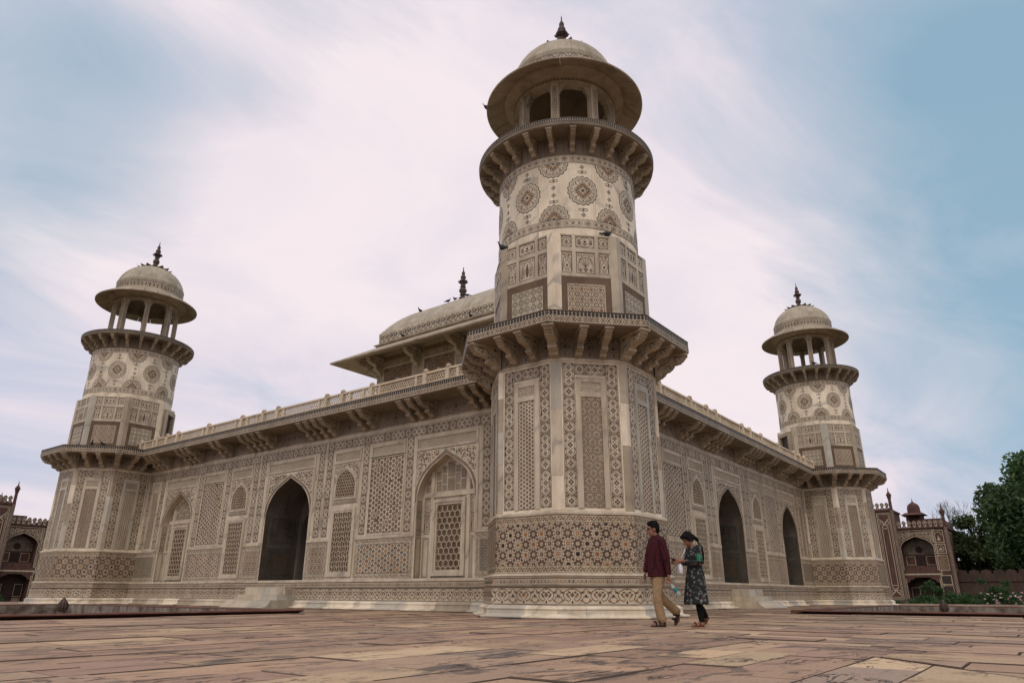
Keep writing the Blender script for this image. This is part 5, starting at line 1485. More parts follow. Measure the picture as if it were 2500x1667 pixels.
def gatehouse(name):
    """red sandstone gatehouse, front towards -y, centre x=0, ground at z=-1.2"""
    root = empty(name); G = -1.2
    def facing(items_, nm, par):
        for it_ in items_: it_[0].p = [(m_ if m_ != WH else CR, l, q) for m_, l, q in it_[0].p]
        return tag(emit_flat(items_, nm, par), kind='stuff')
    def F(o, x=0.0, y=0.0, z=0.0): return (o, (x, y, z), (1, 0, 0), (0, 0, 1), (0, -1, 0), .008)
    # central portal block
    mb = MB(); mb.box(-5.9, 5.9, -.5, 6, G, 11.5); mb.box(-6.05, 6.05, -.65, 6.1, 11.5, 11.75)
    pt = mb.build('portal', 'gate_red', root)
    ar = arch_pts(0, 3.2, 5.6, 9.6)
    mk('portal_arch', [(x, -.52, z) for x, z in [(-3.2, G)]+ar+[(3.2, G)]], [tuple(range(len(ar)+2))], 'gate_dark', pt)
    its = []
    for s in (-1, 1):
        o = Orn()
        o.frame(WH, 0, -.85, .85, .0, 11.3, .07); o.frame(WH, 0, -.68, .68, .2, 11.1, .05); o.rect(GR, 0, -.80, .80, -1.3, -.1)
        o.frame(WH, 1, -.42, .42, 1.7, 9.2, .08)
        for (z, sg) in ((9.3, 1), (1.6, -1)):
            for q in (-1, 1):
                o.stroke(WH, 2, [(q*.42, z), (q*.1, z+sg*.35), (-q*.45, z+sg*1.0), (-q*.58, z+sg*1.15)], .10)
                o.stroke(WH, 1, lobed(q*.33, z+sg*.62, .24, 4, .3, 0, 3), .06, True)
        its.append(F(o, s*4.85, -.5, 0))
        o = Orn(); o.frame(WH, 0, -.12, .12, 0, 11.4, .03)
        o.add(_shift(o_vine(11.3, .26, RD, WH, WH, 1.2), 0), .13, 0, PI/2); its.append(F(o, s*3.75, -.5, 0))
    facing(its, 'portal_inlay', pt)
    def corner_col(x, y, z1, par):
        mb = MB(); mb.lathe([(.22, G), (.22, z1)], 12); 
        k = 0; z = G+.2
        while z < z1-.1:
            for a in range(6):
                an = 2*PI*a/6+(k % 2)*PI/6
                c_, s_ = math.cos(an), math.sin(an); c2, s2 = math.cos(an+.55), math.sin(an+.55); r_ = .232
                mb.add([(r_*c_, r_*s_, z), (r_*c2, r_*s2, z+.07), (r_*c2, r_*s2, z+.14), (r_*c_, r_*s_, z+.07)], [(0, 1, 2, 3)], 1)
            z += .16; k += 1
        # pinnacle
        mb.lathe([(.26, z1), (.26, z1+.08), (.2, z1+.1), (.19, z1+1.5), (.24, z1+1.6), (.30, z1+1.95), (.36, z1+2.05), (.30, z1+2.15), (.2, z1+2.35), (.08, z1+2.5), (.05, z1+2.9), (.0, z1+3.1)], 10)
        mb.build('corner_shaft', ['gate_red', 'in_white'], par, loc=(x, y, 0))
    for s in (-1, 1): corner_col(s*6.0, -.5, 11.6, root)
    def parapet(x0, x1, y, z, par, side=False):
        L_ = abs(x1-x0); n = max(2, round(L_/.62)); p = L_/n; m0 = None
        mb = MB(); pts = [(-.30, 0), (-.26, .16), (-.12, .26), (-.16, .42), (-.27, .58), (-.20, .80), (0, .95), (.20, .80), (.27, .58), (.16, .42), (.12, .26), (.26, .16), (.30, 0)]
        mb.prism(pts, 'y', -.09, .09)
        o = Orn(); o.stroke(WH, 0, [(a*.82, b_*.9+.04) for a, b_ in pts[1:-1]], .05); o.poly(WH, 0, starp(0, .60, 6, .13, .07)); o.poly(WH, 0, [(-.15, .04), (.15, .04), (0, .24)])
        for (m_, l, q), h_ in zip(o.p, heights(o)): mb.add([(a, -.09-h_-.004, b_) for a, b_ in q], [tuple(range(len(q)))], 1)
        for i in range(n):
            loc = (x0, y+(x1-x0)*0, z) if False else ((x0+p*(i+.5), y, z) if not side else (y, x0+p*(i+.5), z))
            if m0 is None: m0 = mb.build('merlon', ['gate_red', 'in_white'], par, loc=loc, rotz=(PI/2 if side else 0))
            else: inst(m0, par, loc, PI/2 if side else 0)
    parapet(-5.8, 5.8, -.35, 11.74, pt)
    # wings
    for s in (-1, 1):
        x0, x1 = sorted((s*6.2, s*11.9)); c = s*8.2
        mb = MB()
        for (a, b_, z0, z1) in ((x0, c-1.95, G, 9.0), (c+1.95, x1, G, 9.0)): mb.box(min(a, b_), max(a, b_), 0, 8, z0, z1)
        mb.box(c-1.95, c+1.95, 0, 8, 8.05, 9.0); mb.box(c-1.95, c+1.95, 0, 8, 2.75, 3.55); mb.box(c-1.95, c+1.95, 1.6, 8, G, 8.05)
        A_ = arch_pts(c, 1.95, 6.3, 7.95, 8)
        for q in (-1, 1):
            half = A_[:9] if q < 0 else A_[8:]
            pl = half+[(c, 8.06), (c+q*1.96, 8.06)] if q < 0 else half+[(c+1.96, 8.06), (c, 8.06)]
            mb.prism(pl, 'y', 0.0, .5)
        cz = [(c-1.95, 2.0), (c-1.6, 2.15), (c-1.45, 2.42), (c-1.1, 2.5), (c-.9, 2.7), (c, 2.76), (c-1.95, 2.76)]
        for q in (-1, 1): mb.prism([(c+(x-c)*(-q), z) for x, z in cz], 'y', .02, .4)
        mb.prism([(x0-.0, 9.0), (x1+.15, 9.0), (x1+.15, 9.16), (x0, 9.16)], 'y', -.18, 8.1)
        wg = mb.build('wing', 'gate_red', root)
        # upper recess: plaster vault, screen wall, railing
        mb = MB(); mb.prism(arch_pts(c, 1.94, 6.0, 7.9, 8)+[(c+1.94, 5.7), (c-1.94, 5.7)], 'y', 1.50, 1.58, 0)
        mb.box(c-.5, c+.5, 1.44, 1.52, 3.6, 5.5, 1); mb.prism(ngon(c, 6.35, 8, .45, PI/8), 'y', 1.44, 1.52, 1)
        mb.build('recess', ['gate_plaster', 'gate_dark'], wg)
        mb = MB(); mb.box(c-1.9, c+1.9, .3, .4, 3.55, 4.2); mb.build('railing', 'gate_red', wg)
        mb = MB(); mb.box(c-1.9, c+1.9, 1.45, 1.55, G, 2.4, 0); mb.box(c-.6, c+.6, 1.40, 1.50, G, 1.6, 1); mb.build('lower_room', ['gate_dark', 'gate_dark'], wg)
        its = []; o = Orn()
        o.stroke(WH, 0, [(c-2.35, G+.2), (c-2.35, 8.8), (c+2.35, 8.8), (c+2.35, G+.2)], .10); o.rect(WH, 0, c-2.3, c+2.3, 3.05, 3.22)
        o.stroke(WH, 1, arch_pts(c, 2.03, 6.3, 8.07), .07)
        o.add(o_curlfill(lambda x, z: abs(x-c) < 2.2 and 6.5 < z < 8.65 and not in_arch(x, z, c, 1.95, 6.3, 7.95, .2), c-2.2, c+2.2, 6.6, 8.6, .34, 5), 0, 0, 0, 1, 1, 1)
        o.p = [(WH if l >= 2 and m_ in (OC, BR, TN, DK) else m_, l, q) for m_, l, q in o.p]
        for q in (-1, 1): o.rect(WH, 0, c+q*1.99-.04, c+q*1.99+.04, 3.6, 6.3); o.rect(WH, 0, c+q*1.99-.04, c+q*1.99+.04, G+.2, 2.6)
        e = s*10.95
        for (za, zb_, kd) in ((7.1, 8.75, 0), (5.7, 6.95, 1), (3.55, 5.5, 2), (1.8, 3.0, 3)):
            o.frame(WH, 0, e-.62, e+.62, za, zb_, .08)
            if kd == 0: o.stroke(WH, 1, [(x, z) for x, z in arch_pts(e, .40, za+.9, zb_-.25)], .06); o.add(Orn()); o.poly(WH, 1, [(e-.25, za+.3), (e+.25, za+.3), (e+.1, za+.55), (e, za+1.0), (e-.1, za+.55)])
            elif kd == 1: o.stroke(WH, 1, lobed(e, (za+zb_)/2, .42, 8, .2), .06, True); o.poly(WH, 1, starp(e, (za+zb_)/2-.05, 5, .28, .12))
            elif kd == 2: o.rect(TN, 1, e-.48, e+.48, za+.14, zb_-.14); o.add(o_curlfill(lambda x, z: True, e-.4, e+.4, za+.25, zb_-.25, .28, 8), 0, 0, 0, 1, 1, 1)
            else: o.rect(DK, 1, e-.48, e+.48, za+.14, zb_-.14)
        o.rect(DK, 0, e-.5, e+.5, G, 1.6); o.frame(WH, 0, e-.62, e+.62, G, 1.72, .05)
        its.append(F(o, 0, 0, 0))
        # end wall
        o2 = Orn()
        for (u0, u1) in ((.5, 2.6), (2.9, 5.2), (5.5, 7.6)):
            for (za, zb_) in ((-.9, 2.9), (3.5, 6.2), (6.5, 8.7)): o2.frame(WH, 0, u0, u1, za, zb_, .07); o2.frame(WH, 0, u0+.25, u1-.25, za+.25, zb_-.25, .04)
        its.append((o2, (s*11.9, 0, 0), (0, 1, 0), (0, 0, 1), (s, 0, 0), .01))
        # recess screen lines
        o3 = Orn()
        for q in (-1, 1): o3.frame(WH, 0, c+q*1.2-.55, c+q*1.2+.55, 4.35, 5.5, .06); o3.rect(WH, 0, c+q*1.2-.6, c+q*1.2+.6, 4.1, 4.18)
        its.append(F(o3, 0, 1.49, 0))
        o4 = Orn()
        for q in (-1, 1): o4.frame(WH, 0, c+q*1.25-.5, c+q*1.25+.5, -.1, 1.5, .05); o4.rect(TN, 0, c+q*1.25-.5, c+q*1.25+.5, -1.0, -.25)
        its.append(F(o4, 0, 1.44, 0))
        facing(its, 'wing_inlay', wg)
        parapet(x0, x1, -.05, 9.15, wg); parapet(.3, 7.9, s*11.85, 9.15, wg, True)
        corner_col(s*11.95, 0, 9.05, root)
    # small domed kiosk and stair block on the wing roofs
    for s in (-1, 1):
        cx, cy = s*7.4, 9.5
        mb = MB()
        for a in (-1, 1):
            for b_ in (-1, 1): mb.box(cx+a*.9-.16, cx+a*.9+.16, cy+b_*.9-.16, cy+b_*.9+.16, 9.0, 11.7)
        mb.box(min(cx, cx+s*3.6), max(cx, cx+s*3.6), cy-.8, cy+2.2, 8.8, 11.0); mb.box(min(cx+s*3.0, cx+s*4.4), max(cx+s*3.0, cx+s*4.4), cy-.6, cy+2.0, 8.8, 10.4); mb.box(cx-1.0, cx+1.0, cy-.2, cy+1.0, 8.8, 11.6)
        mb.box(cx-1.05, cx+1.05, cy-1.05, cy+1.05, 11.5, 11.75)
        V = [(cx-1.6, cy-1.6, 11.6), (cx+1.6, cy-1.6, 11.6), (cx+1.6, cy+1.6, 11.6), (cx-1.6, cy+1.6, 11.6), (cx-1.1, cy-1.1, 11.95), (cx+1.1, cy-1.1, 11.95), (cx+1.1, cy+1.1, 11.95), (cx-1.1, cy+1.1, 11.95)]
        mb.add(V, [(3, 2, 1, 0), (4, 5, 6, 7), (0, 1, 5, 4), (1, 2, 6, 5), (2, 3, 7, 6), (3, 0, 4, 7)])
        mb.lathe([(.88, 11.9), (.88, 12.3), (.84, 12.34), (.86, 12.5), (.84, 12.8), (.70, 13.15), (.48, 13.32), (.42, 13.38), (.2, 13.5), (.08, 13.65), (.04, 13.95), (0, 14.2)], 18, 0, (cx, cy))
        mb.build('roof_kiosk', 'gate_red', root)
    return root
g1 = gatehouse('gatehouse'); g1.location = (95, 13.5, 0); g1.rotation_euler = (0, 0, -PI/2)
tag(g1, 'red sandstone gatehouse with white inlay beside the trees at right', 'gatehouse', 'garden gatehouses')
g2 = copy_tree(g1); g2.location = (13.5, 101.5, 0); g2.rotation_euler = (0, 0, 0)
tag(g2, 'red sandstone gatehouse with white inlay at the far left edge', 'gatehouse')
# enclosure wall on the far side
def encl(name, x0, x1, label):
    root = empty(name)
    mb = MB(); mb.box(x0, x1, 0, .8, -1.2, 3.2); mb.box(x0, x1, -.12, .92, 2.2, 2.35); mb.build('wall_face', 'wall_red', root)
    x = x0+.6; m0 = None
    while x < x1:
        if m0 is None:
            mb = MB(); mb.prism([(-.55, 0), (.55, 0), (.55, .3), (.3, .42), (0, .5), (-.3, .42), (-.55, .3)], 'y', .1, .7); m0 = mb.build('merlon', 'wall_red', root, loc=(x, 0, 3.2))
        else: inst(m0, root, (x, 0, 3.2))
        x += 1.35
    tag(root, label, 'wall', 'garden enclosure walls', 'thing'); return root
e1 = encl('garden_wall', 12, 75, 'long weathered red stone garden wall behind the trees at right'); e1.location = (97, 13.5, 0); e1.rotation_euler = (0, 0, -PI/2)
e2 = encl('garden_wall', -40, -12, 'weathered red stone garden wall at the far left'); e2.location = (13.5, 103.5, 0)

# ------------------------------------------------------------------ planting
def leaves(V, F, S, c, rad, n, size, rr):
    """n leaf-sized faces scattered through a clump"""
    d = rr.normal(size=(n, 3)); d /= np.linalg.norm(d, axis=1)[:, None]+1e-9
    p = np.array(c)+d*np.array(rad)*(rr.random((n, 1))**.42)
    a = rr.normal(size=(n, 3)); a /= np.linalg.norm(a, axis=1)[:, None]
    b_ = np.cross(a, rr.normal(size=(n, 3))); b_ /= np.linalg.norm(b_, axis=1)[:, None]+1e-9
    s = size*rr.uniform(.6, 1.3, (n, 1))
    k = len(V)*0+S['k']
    q = np.stack([p-a*s, p-b_*s*.45+a*s*.1, p+a*s, p+b_*s*.45+a*s*.1], 1).reshape(-1, 3)
    V.append(q); idx = np.arange(n)*4+k
    F += [(i, i+1, i+2, i+3) for i in idx.tolist()]
    S['k'] += 4*n
    S['v'].append(np.repeat(np.clip(rr.normal(.45, .28, n), 0, 1), 4))
def tree(name, loc, H_, rad, trunk, seedv, label, mat='leaf_dark', clumps=60, per=350, size=.22, low=.25, group=None, cat='tree', shape=None, cl=(.20, .32, .9)):
    rr = np.random.default_rng(seedv); root = empty(name, loc)
    mb = MB(); th = H_*low
    mb.tube([(0, 0, -.2), (.05, 0, th*.5), (.0, .1, th*1.1), (.1, .0, H_*.55)], [trunk, trunk*.8, trunk*.65, trunk*.3], 9)
    V, F, S = [], [], {'k': 0, 'v': []}
    for i in range(clumps):
        u = rr.normal(size=3); u /= np.linalg.norm(u); rdl = rr.random()**.33
        cz = (low+1)/2*H_; hz = (1-low)/2*H_
        c = np.array([u[0]*rad*rdl, u[1]*rad*rdl, cz+u[2]*hz*rdl*.92])
        if shape: c = shape(c)
        cr_ = rad*rr.uniform(cl[0], cl[1])
        leaves(V, F, S, c, (cr_, cr_, cr_*cl[2]), per, size, rr)
        if i % 3 == 0:
            s = np.array([0, 0, th*.9+rr.random()*H_*.15]); mid = (s+c)/2+np.array([0, 0, .08*H_])
            mb.tube([tuple(s), tuple(mid), tuple(c)], [trunk*.4, trunk*.22, trunk*.06], 6)
    mb.build('trunk', 'bark', root)
    cr = mk('crown', np.vstack(V), F, mat, root)
    at = cr.data.attributes.new('shade', 'FLOAT', 'POINT'); at.data.foreach_set('value', np.concatenate(S['v']).astype(np.float32))
    tag(root, label, cat, group); return root
def at_dir(az, dist): return (CAM.x+dist*math.cos(R(az)), CAM.y+dist*math.sin(R(az)), -1.2)
tree('broadleaf_tree', at_dir(-1.5, 74), 13.2, 6.3, .45, 3, 'large dark green tree rising at the right edge, in front of the garden wall', 'leaf_dark', 190, 420, .23, .22, None, 'tree', None, (.17, .27, .95))
tree('broadleaf_tree', at_dir(4.3, 119), 12.2, 3.9, .35, 7, 'mid green tree just right of the gatehouse, beyond the garden wall', 'leaf_mid', 50, 300, .26, .2, 'trees beyond the garden wall')
tree('broadleaf_tree', at_dir(2.4, 122), 11.0, 4.2, .35, 8, 'olive green tree behind the large dark tree, beyond the garden wall', 'leaf_mid', 50, 300, .26, .2, 'trees beyond the garden wall')
tree('broadleaf_tree', at_dir(.2, 125), 12.0, 5.0, .4, 9, 'dull green tree half hidden behind the large dark tree at the right edge', 'leaf_dark', 50, 300, .28, .2, 'trees beyond the garden wall')
# bare tree
def bare(loc, H_, seedv, label):
    rr = random.Random(seedv); mb = MB()
    def grow(p, d, L_, r_, lv):
        q = p+d*L_; mb.tube([tuple(p), tuple((p+q)/2+Vector((rr.uniform(-1, 1), rr.uniform(-1, 1), 0))*L_*.06), tuple(q)], [r_, r_*.8, r_*.6], 5)
        if lv == 0: return
        for i in range(3 if lv > 1 else 4):
            nd = (d+Vector((rr.uniform(-1, 1), rr.uniform(-1, 1), rr.uniform(-.2, .7)))*.62).normalized(); grow(q, nd, L_*rr.uniform(.6, .82), r_*.58, lv-1)
    grow(Vector((0, 0, -.2)), Vector((0, 0, 1)), H_*.36, .22, 5)
    o = mb.build('bare_tree', 'bark', None, loc=loc); tag(o, label, 'tree')
bare(at_dir(5.45, 126), 13.2, 4, 'leafless tree with fine twigs showing over the gatehouse parapet')
def shrub(loc, H_, rad, seedv, label, flowers=0, group='shrubs along the terrace edge'):
    rr = np.random.default_rng(seedv); root = empty('shrub', loc); mb = MB()
    V, F, S = [], [], {'k': 0, 'v': []}
    n = int(10+rad*9)
    for i in range(n):
        a = rr.uniform(0, 2*PI); q = math.sqrt(rr.random())*rad; c = np.array([q*math.cos(a), q*math.sin(a), H_*(.25+.62*rr.random()*(1-.45*(q/rad)**2))])
        leaves(V, F, S, c, (.36, .36, .26), 190, .075, rr); mb.tube([(0.2*q*math.cos(a), .2*q*math.sin(a), 0), tuple(c*np.array([.7, .7, .6])), tuple(c)], [.03, .02, .008], 5)
    mb.build('stems', 'bark', root); cr = mk('foliage', np.vstack(V), F, 'leaf_shrub', root)
    at = cr.data.attributes.new('shade', 'FLOAT', 'POINT'); at.data.foreach_set('value', np.concatenate(S['v']).astype(np.float32))
    if flowers:
        mb = MB()
        for i in range(flowers):
            a = rr.uniform(PI*.6, PI*1.4); q = rad*rr.uniform(.6, 1.05); z = H_*rr.uniform(.45, .85); c = Vector((q*math.cos(a), q*math.sin(a), z))
            for k in range(6):
                t_ = 2*PI*k/6; e = Vector((rr.normal(), rr.normal(), rr.normal())).normalized()*.03
                mb.add([c, c+Vector((.07*math.cos(t_), .07*math.sin(t_), .05))+e, c+Vector((.10*math.cos(t_+.5), .10*math.sin(t_+.5), .02))+e, c+Vector((.07*math.cos(t_+1), .07*math.sin(t_+1), .05))+e], [(0, 1, 2, 3)])
        mb.build('blossoms', 'petal_pink', root)
    tag(root, label, 'shrub', group)
shrub(at_dir(4.2, 62), 3.25, 2.3, 1, 'broad rounded green shrub in front of the garden wall')
shrub(at_dir(3.2, 57), 2.19, 1.5, 2, 'rose bush with pale pink blossoms at the terrace edge', 46)
shrub(at_dir(1.7, 58), 2.00, 1.4, 3, 'small green shrub right of the rose bush', 8)
shrub(at_dir(7.45, 60), 2.94, 1.1, 4, 'upright green shrub in front of the gatehouse arch')
shrub(at_dir(6.3, 58), 1.94, 1.5, 5, 'low green shrub in front of the gatehouse side door')
shrub(at_dir(8.7, 57), 1.69, 1.4, 6, 'low green shrub nearest the base of the right tower')
shrub(at_dir(5.3, 58), 2.12, 1.3, 7, 'low green shrub between the gatehouse corner and the broad shrub')
shrub(at_dir(.2, 60), 2.38, 1.7, 8, 'green shrub at the right edge under the large tree')
shrub(at_dir(72.9, 62), 2.75, 1.0, 9, 'small dark shrub at the left edge in front of the far gatehouse')
# ------------------------------------------------------------------ people
def simple_mat(name, c, rough=.7, spec=.2, bumps=0.0):
    m, t, b = base_mat(name, rough); b.inputs['Specular IOR Level'].default_value = spec
    tcn = t.nodes.new('ShaderNodeTexCoord')
    f = noisen(t, tcn.outputs['Object'], 14, 4, .6)
    c_ = mixc(t, ramp(t, f, [(.3, 0.0), (.7, 1.0)]), tuple(x*.82 for x in c), tuple(min(1, x*1.12) for x in c))
    t.links.new(c_, b.inputs['Base Color'])
    if bumps: bump(t, b, noisen(t, tcn.outputs['Object'], 9, 4, .6, .8), bumps, .8)
    return m
simple_mat('skin', (.23, .115, .07), .5, .3); simple_mat('hair_black', (.008, .007, .006), .75, .08)
simple_mat('khaki', (.30, .205, .115), .85, .1, .03); simple_mat('sandal_dark', (.025, .02, .018), .6); simple_mat('sandal_brown', (.13, .05, .03), .6)
simple_mat('legging', (.010, .011, .011), .9, .05); simple_mat('lens_dark', (.02, .02, .022), .2, .5); simple_mat('red_thread', (.45, .03, .02), .6)
simple_mat('teal_label', (.02, .22, .21), .4, .3); simple_mat('bottle_white', (.62, .63, .64), .35, .4); simple_mat('phone_black', (.012, .012, .014), .25, .5)
m, t, b = base_mat('bottle_clear', .12); b.inputs['Base Color'].default_value = (.75, .82, .82, 1); b.inputs['Transmission Weight'].default_value = .75; b.inputs['IOR'].default_value = 1.25
# checked shirt
m, t, b = base_mat('shirt_check', .85); b.inputs['Specular IOR Level'].default_value = .1
tcn = t.nodes.new('ShaderNodeTexCoord'); sp_ = t.nodes.new('ShaderNodeSeparateXYZ'); t.links.new(tcn.outputs['Object'], sp_.inputs[0])
def bands(v, f, wdt): return mathn(t, 'LESS_THAN', mathn(t, 'FRACT', mathn(t, 'MULTIPLY', v, f)), wdt)
hx_ = mathn(t, 'ADD', sp_.outputs[0], mathn(t, 'MULTIPLY', sp_.outputs[1], .8))
chk = mathn(t, 'ADD', mathn(t, 'MULTIPLY', bands(sp_.outputs[2], 24, .34), .5), mathn(t, 'MULTIPLY', bands(hx_, 24, .34), .5))
c = mixc(t, chk, (.062, .013, .017), (.016, .006, .009))
t.links.new(c, b.inputs['Base Color']); bump(t, b, noisen(t, tcn.outputs['Object'], 7, 4, .6, 1.0), .035, .8)
# printed tunic
m, t, b = base_mat('tunic_print', .9); b.inputs['Specular IOR Level'].default_value = .1
tcn = t.nodes.new('ShaderNodeTexCoord'); vo = t.nodes.new('ShaderNodeTexVoronoi'); vo.inputs['Scale'].default_value = 16
nz = t.nodes.new('ShaderNodeTexNoise'); nz.inputs['Scale'].default_value = 22; t.links.new(tcn.outputs['Object'], nz.inputs['Vector'])
va = t.nodes.new('ShaderNodeVectorMath'); va.operation = 'MULTIPLY_ADD'; t.links.new(nz.outputs['Color'], va.inputs[0]); va.inputs[1].default_value = (.09, .09, .09); t.links.new(tcn.outputs['Object'], va.inputs[2])
t.links.new(va.outputs[0], vo.inputs['Vector'])
fl = ramp(t, vo.outputs['Distance'], [(.22, 1.0), (.34, .35), (.46, 0.0)])
c = mixc(t, fl, (.022, .025, .026), (.17, .17, .155))
vo2 = t.nodes.new('ShaderNodeTexVoronoi'); vo2.inputs['Scale'].default_value = 5.5; t.links.new(tcn.outputs['Object'], vo2.inputs['Vector'])
c = mixc(t, mathn(t, 'MULTIPLY', ramp(t, vo2.outputs['Distance'], [(.12, 1.0), (.2, 0.0)]), .6), c, (.17, .07, .075))
# green printed patch on the near sleeve
gd = t.nodes.new('ShaderNodeVectorMath'); gd.operation = 'DISTANCE'; t.links.new(tcn.outputs['Object'], gd.inputs[0]); gd.inputs[1].default_value = (.03, .23, 1.10)
c = mixc(t, mathn(t, 'MULTIPLY', ramp(t, gd.outputs['Value'], [(.02, 1.0), (.085, 0.0)]), .8), c, (.02, .20, .09))
t.links.new(c, b.inputs['Base Color']); bump(t, b, noisen(t, tcn.outputs['Object'], 6, 4, .6, 1.2), .04, .8)

def fuse(name, shapes, voxel, mat, parent=None, smooth_it=6):
    """join overlapping solids into one continuous skin"""
    mb = MB()
    for s in shapes:
        if s[0] == 'cap':                     # tapered limb: points, radii, optional flattening
            pts, rad = s[1], s[2]
            pts = [Vector(p) for p in pts]
            d0 = (pts[0]-pts[1]).normalized(); d1 = (pts[-1]-pts[-2]).normalized()
            pp = [pts[0]+d0*rad[0]*.9, pts[0]+d0*rad[0]*.6]+pts+[pts[-1]+d1*rad[-1]*.6, pts[-1]+d1*rad[-1]*.9]
            rr_ = [rad[0]*.35, rad[0]*.8]+list(rad)+[rad[-1]*.8, rad[-1]*.35]
            mb.tube([tuple(p) for p in pp], rr_, 12)
        elif s[0] == 'ell':
            c_, r_ = s[1], s[2]; rot = s[3] if len(s) > 3 else Matrix.Identity(3)
            V = []; F = []; n = 14; k = 9
            for j in range(k+1):
                for i in range(n):
                    th = PI*j/k; ph = 2*PI*i/n; v = rot @ Vector((r_[0]*math.sin(th)*math.cos(ph), r_[1]*math.sin(th)*math.sin(ph), r_[2]*math.cos(th))); V.append(Vector(c_)+v)
            for j in range(k):
                for i in range(n): F.append((j*n+i, (j+1)*n+i, (j+1)*n+(i+1) % n, j*n+(i+1) % n))
            mb.add(V, F)
        elif s[0] == 'loft':                  # rings: (cx,cy,cz,rx,ry[,tilt])
            V = []; n = 20
            for (cx, cy, cz, rx, ry) in s[1]:
                for i in range(n): a = 2*PI*i/n; V.append((cx+rx*math.cos(a), cy+ry*math.sin(a), cz))
            k = len(s[1]); F = [(j*n+i, j*n+(i+1) % n, (j+1)*n+(i+1) % n, (j+1)*n+i) for j in range(k-1) for i in range(n)]+[tuple(range(n-1, -1, -1)), tuple((k-1)*n+i for i in range(n))]
            mb.add(V, F)
    tmp = mb.build(name+'_tmp', mat)
    md = tmp.modifiers.new('r', 'REMESH'); md.mode = 'VOXEL'; md.voxel_size = voxel; md.use_smooth_shade = True
    ms = tmp.modifiers.new('s', 'SMOOTH'); ms.iterations = smooth_it; ms.factor = .5
    dg = bpy.context.evaluated_depsgraph_get(); me = bpy.data.meshes.new_from_object(tmp.evaluated_get(dg))
    bpy.data.objects.remove(tmp); me.name = name
    o = bpy.data.objects.new(name, me); col.objects.link(o)
    me.polygons.foreach_set('use_smooth', np.ones(len(me.polygons), dtype=bool))
    if parent: o.parent = parent
    return o
def hand_shapes(w_, d, n, up_, sgn=1, curl=.5):
    """palm and five fingers from wrist w_, pointing d, palm normal n, thumb towards up_"""
    w_, d, n, up_ = Vector(w_), Vector(d).normalized(), Vector(n).normalized(), Vector(up_).normalized()
    out_ = [('cap', [w_, w_+d*.045], [.024, .028]), ('cap', [w_+d*.045-up_*.022, w_+d*.085-up_*.026], [.017, .015]), ('cap', [w_+d*.045+up_*.018, w_+d*.088+up_*.02], [.017, .015])]
    for k, (o_, L_) in enumerate(((.030, .070), (.011, .078), (-.009, .074), (-.028, .058))):
        b_ = w_+d*.085+up_*o_; a = b_+(d*(1-curl*.4)+n*curl*.6).normalized()*L_*.5; c_ = a+(d*(1-curl)+n*curl*1.3).normalized()*L_*.5
        out_.append(('cap', [b_, a, c_], [.0098, .009, .0078]))
    b_ = w_+d*.025+up_*.026; a = b_+(d*.6+up_*.8+n*.2).normalized()*.035; out_.append(('cap', [b_, a, a+(d*.9+up_*.2+n*.5).normalized()*.03], [.012, .0105, .009]))
    return out_
def head_shapes(c, fwd_tilt=0.0, turn=0.0, fem=False):
    """head about centre c, facing +x, tilted down and turned"""
    rot = Matrix.Rotation(turn, 3, 'Z') @ Matrix.Rotation(fwd_tilt, 3, 'Y')
    P = lambda x, y, z: tuple(Vector(c)+rot @ Vector((x, y, z)))
    s = .96 if fem else 1.0
    sh = [('ell', P(-.012, 0, .03), (.098*s, .076*s, .098*s), rot), ('ell', P(.035, 0, -.045), (.062*s, .056*s, .078*s), rot), ('ell', P(.062, 0, -.085), (.030, .034, .028), rot),
          ('cap', [P(.088, 0, .02), P(.108, 0, -.022)], [.010, .0145]), ('ell', P(.088, 0, -.056), (.016, .026, .010), rot), ('ell', P(.082, 0, .035), (.02, .05, .012), rot),
          ('ell', P(-.005, .078*s, -.01), (.018, .010, .03), rot), ('ell', P(-.005, -.078*s, -.01), (.018, .010, .03), rot), ('ell', P(.06, .035, -.03), (.025, .022, .025), rot), ('ell', P(.06, -.035, -.03), (.025, .022, .025), rot)]
    return sh, P, rot

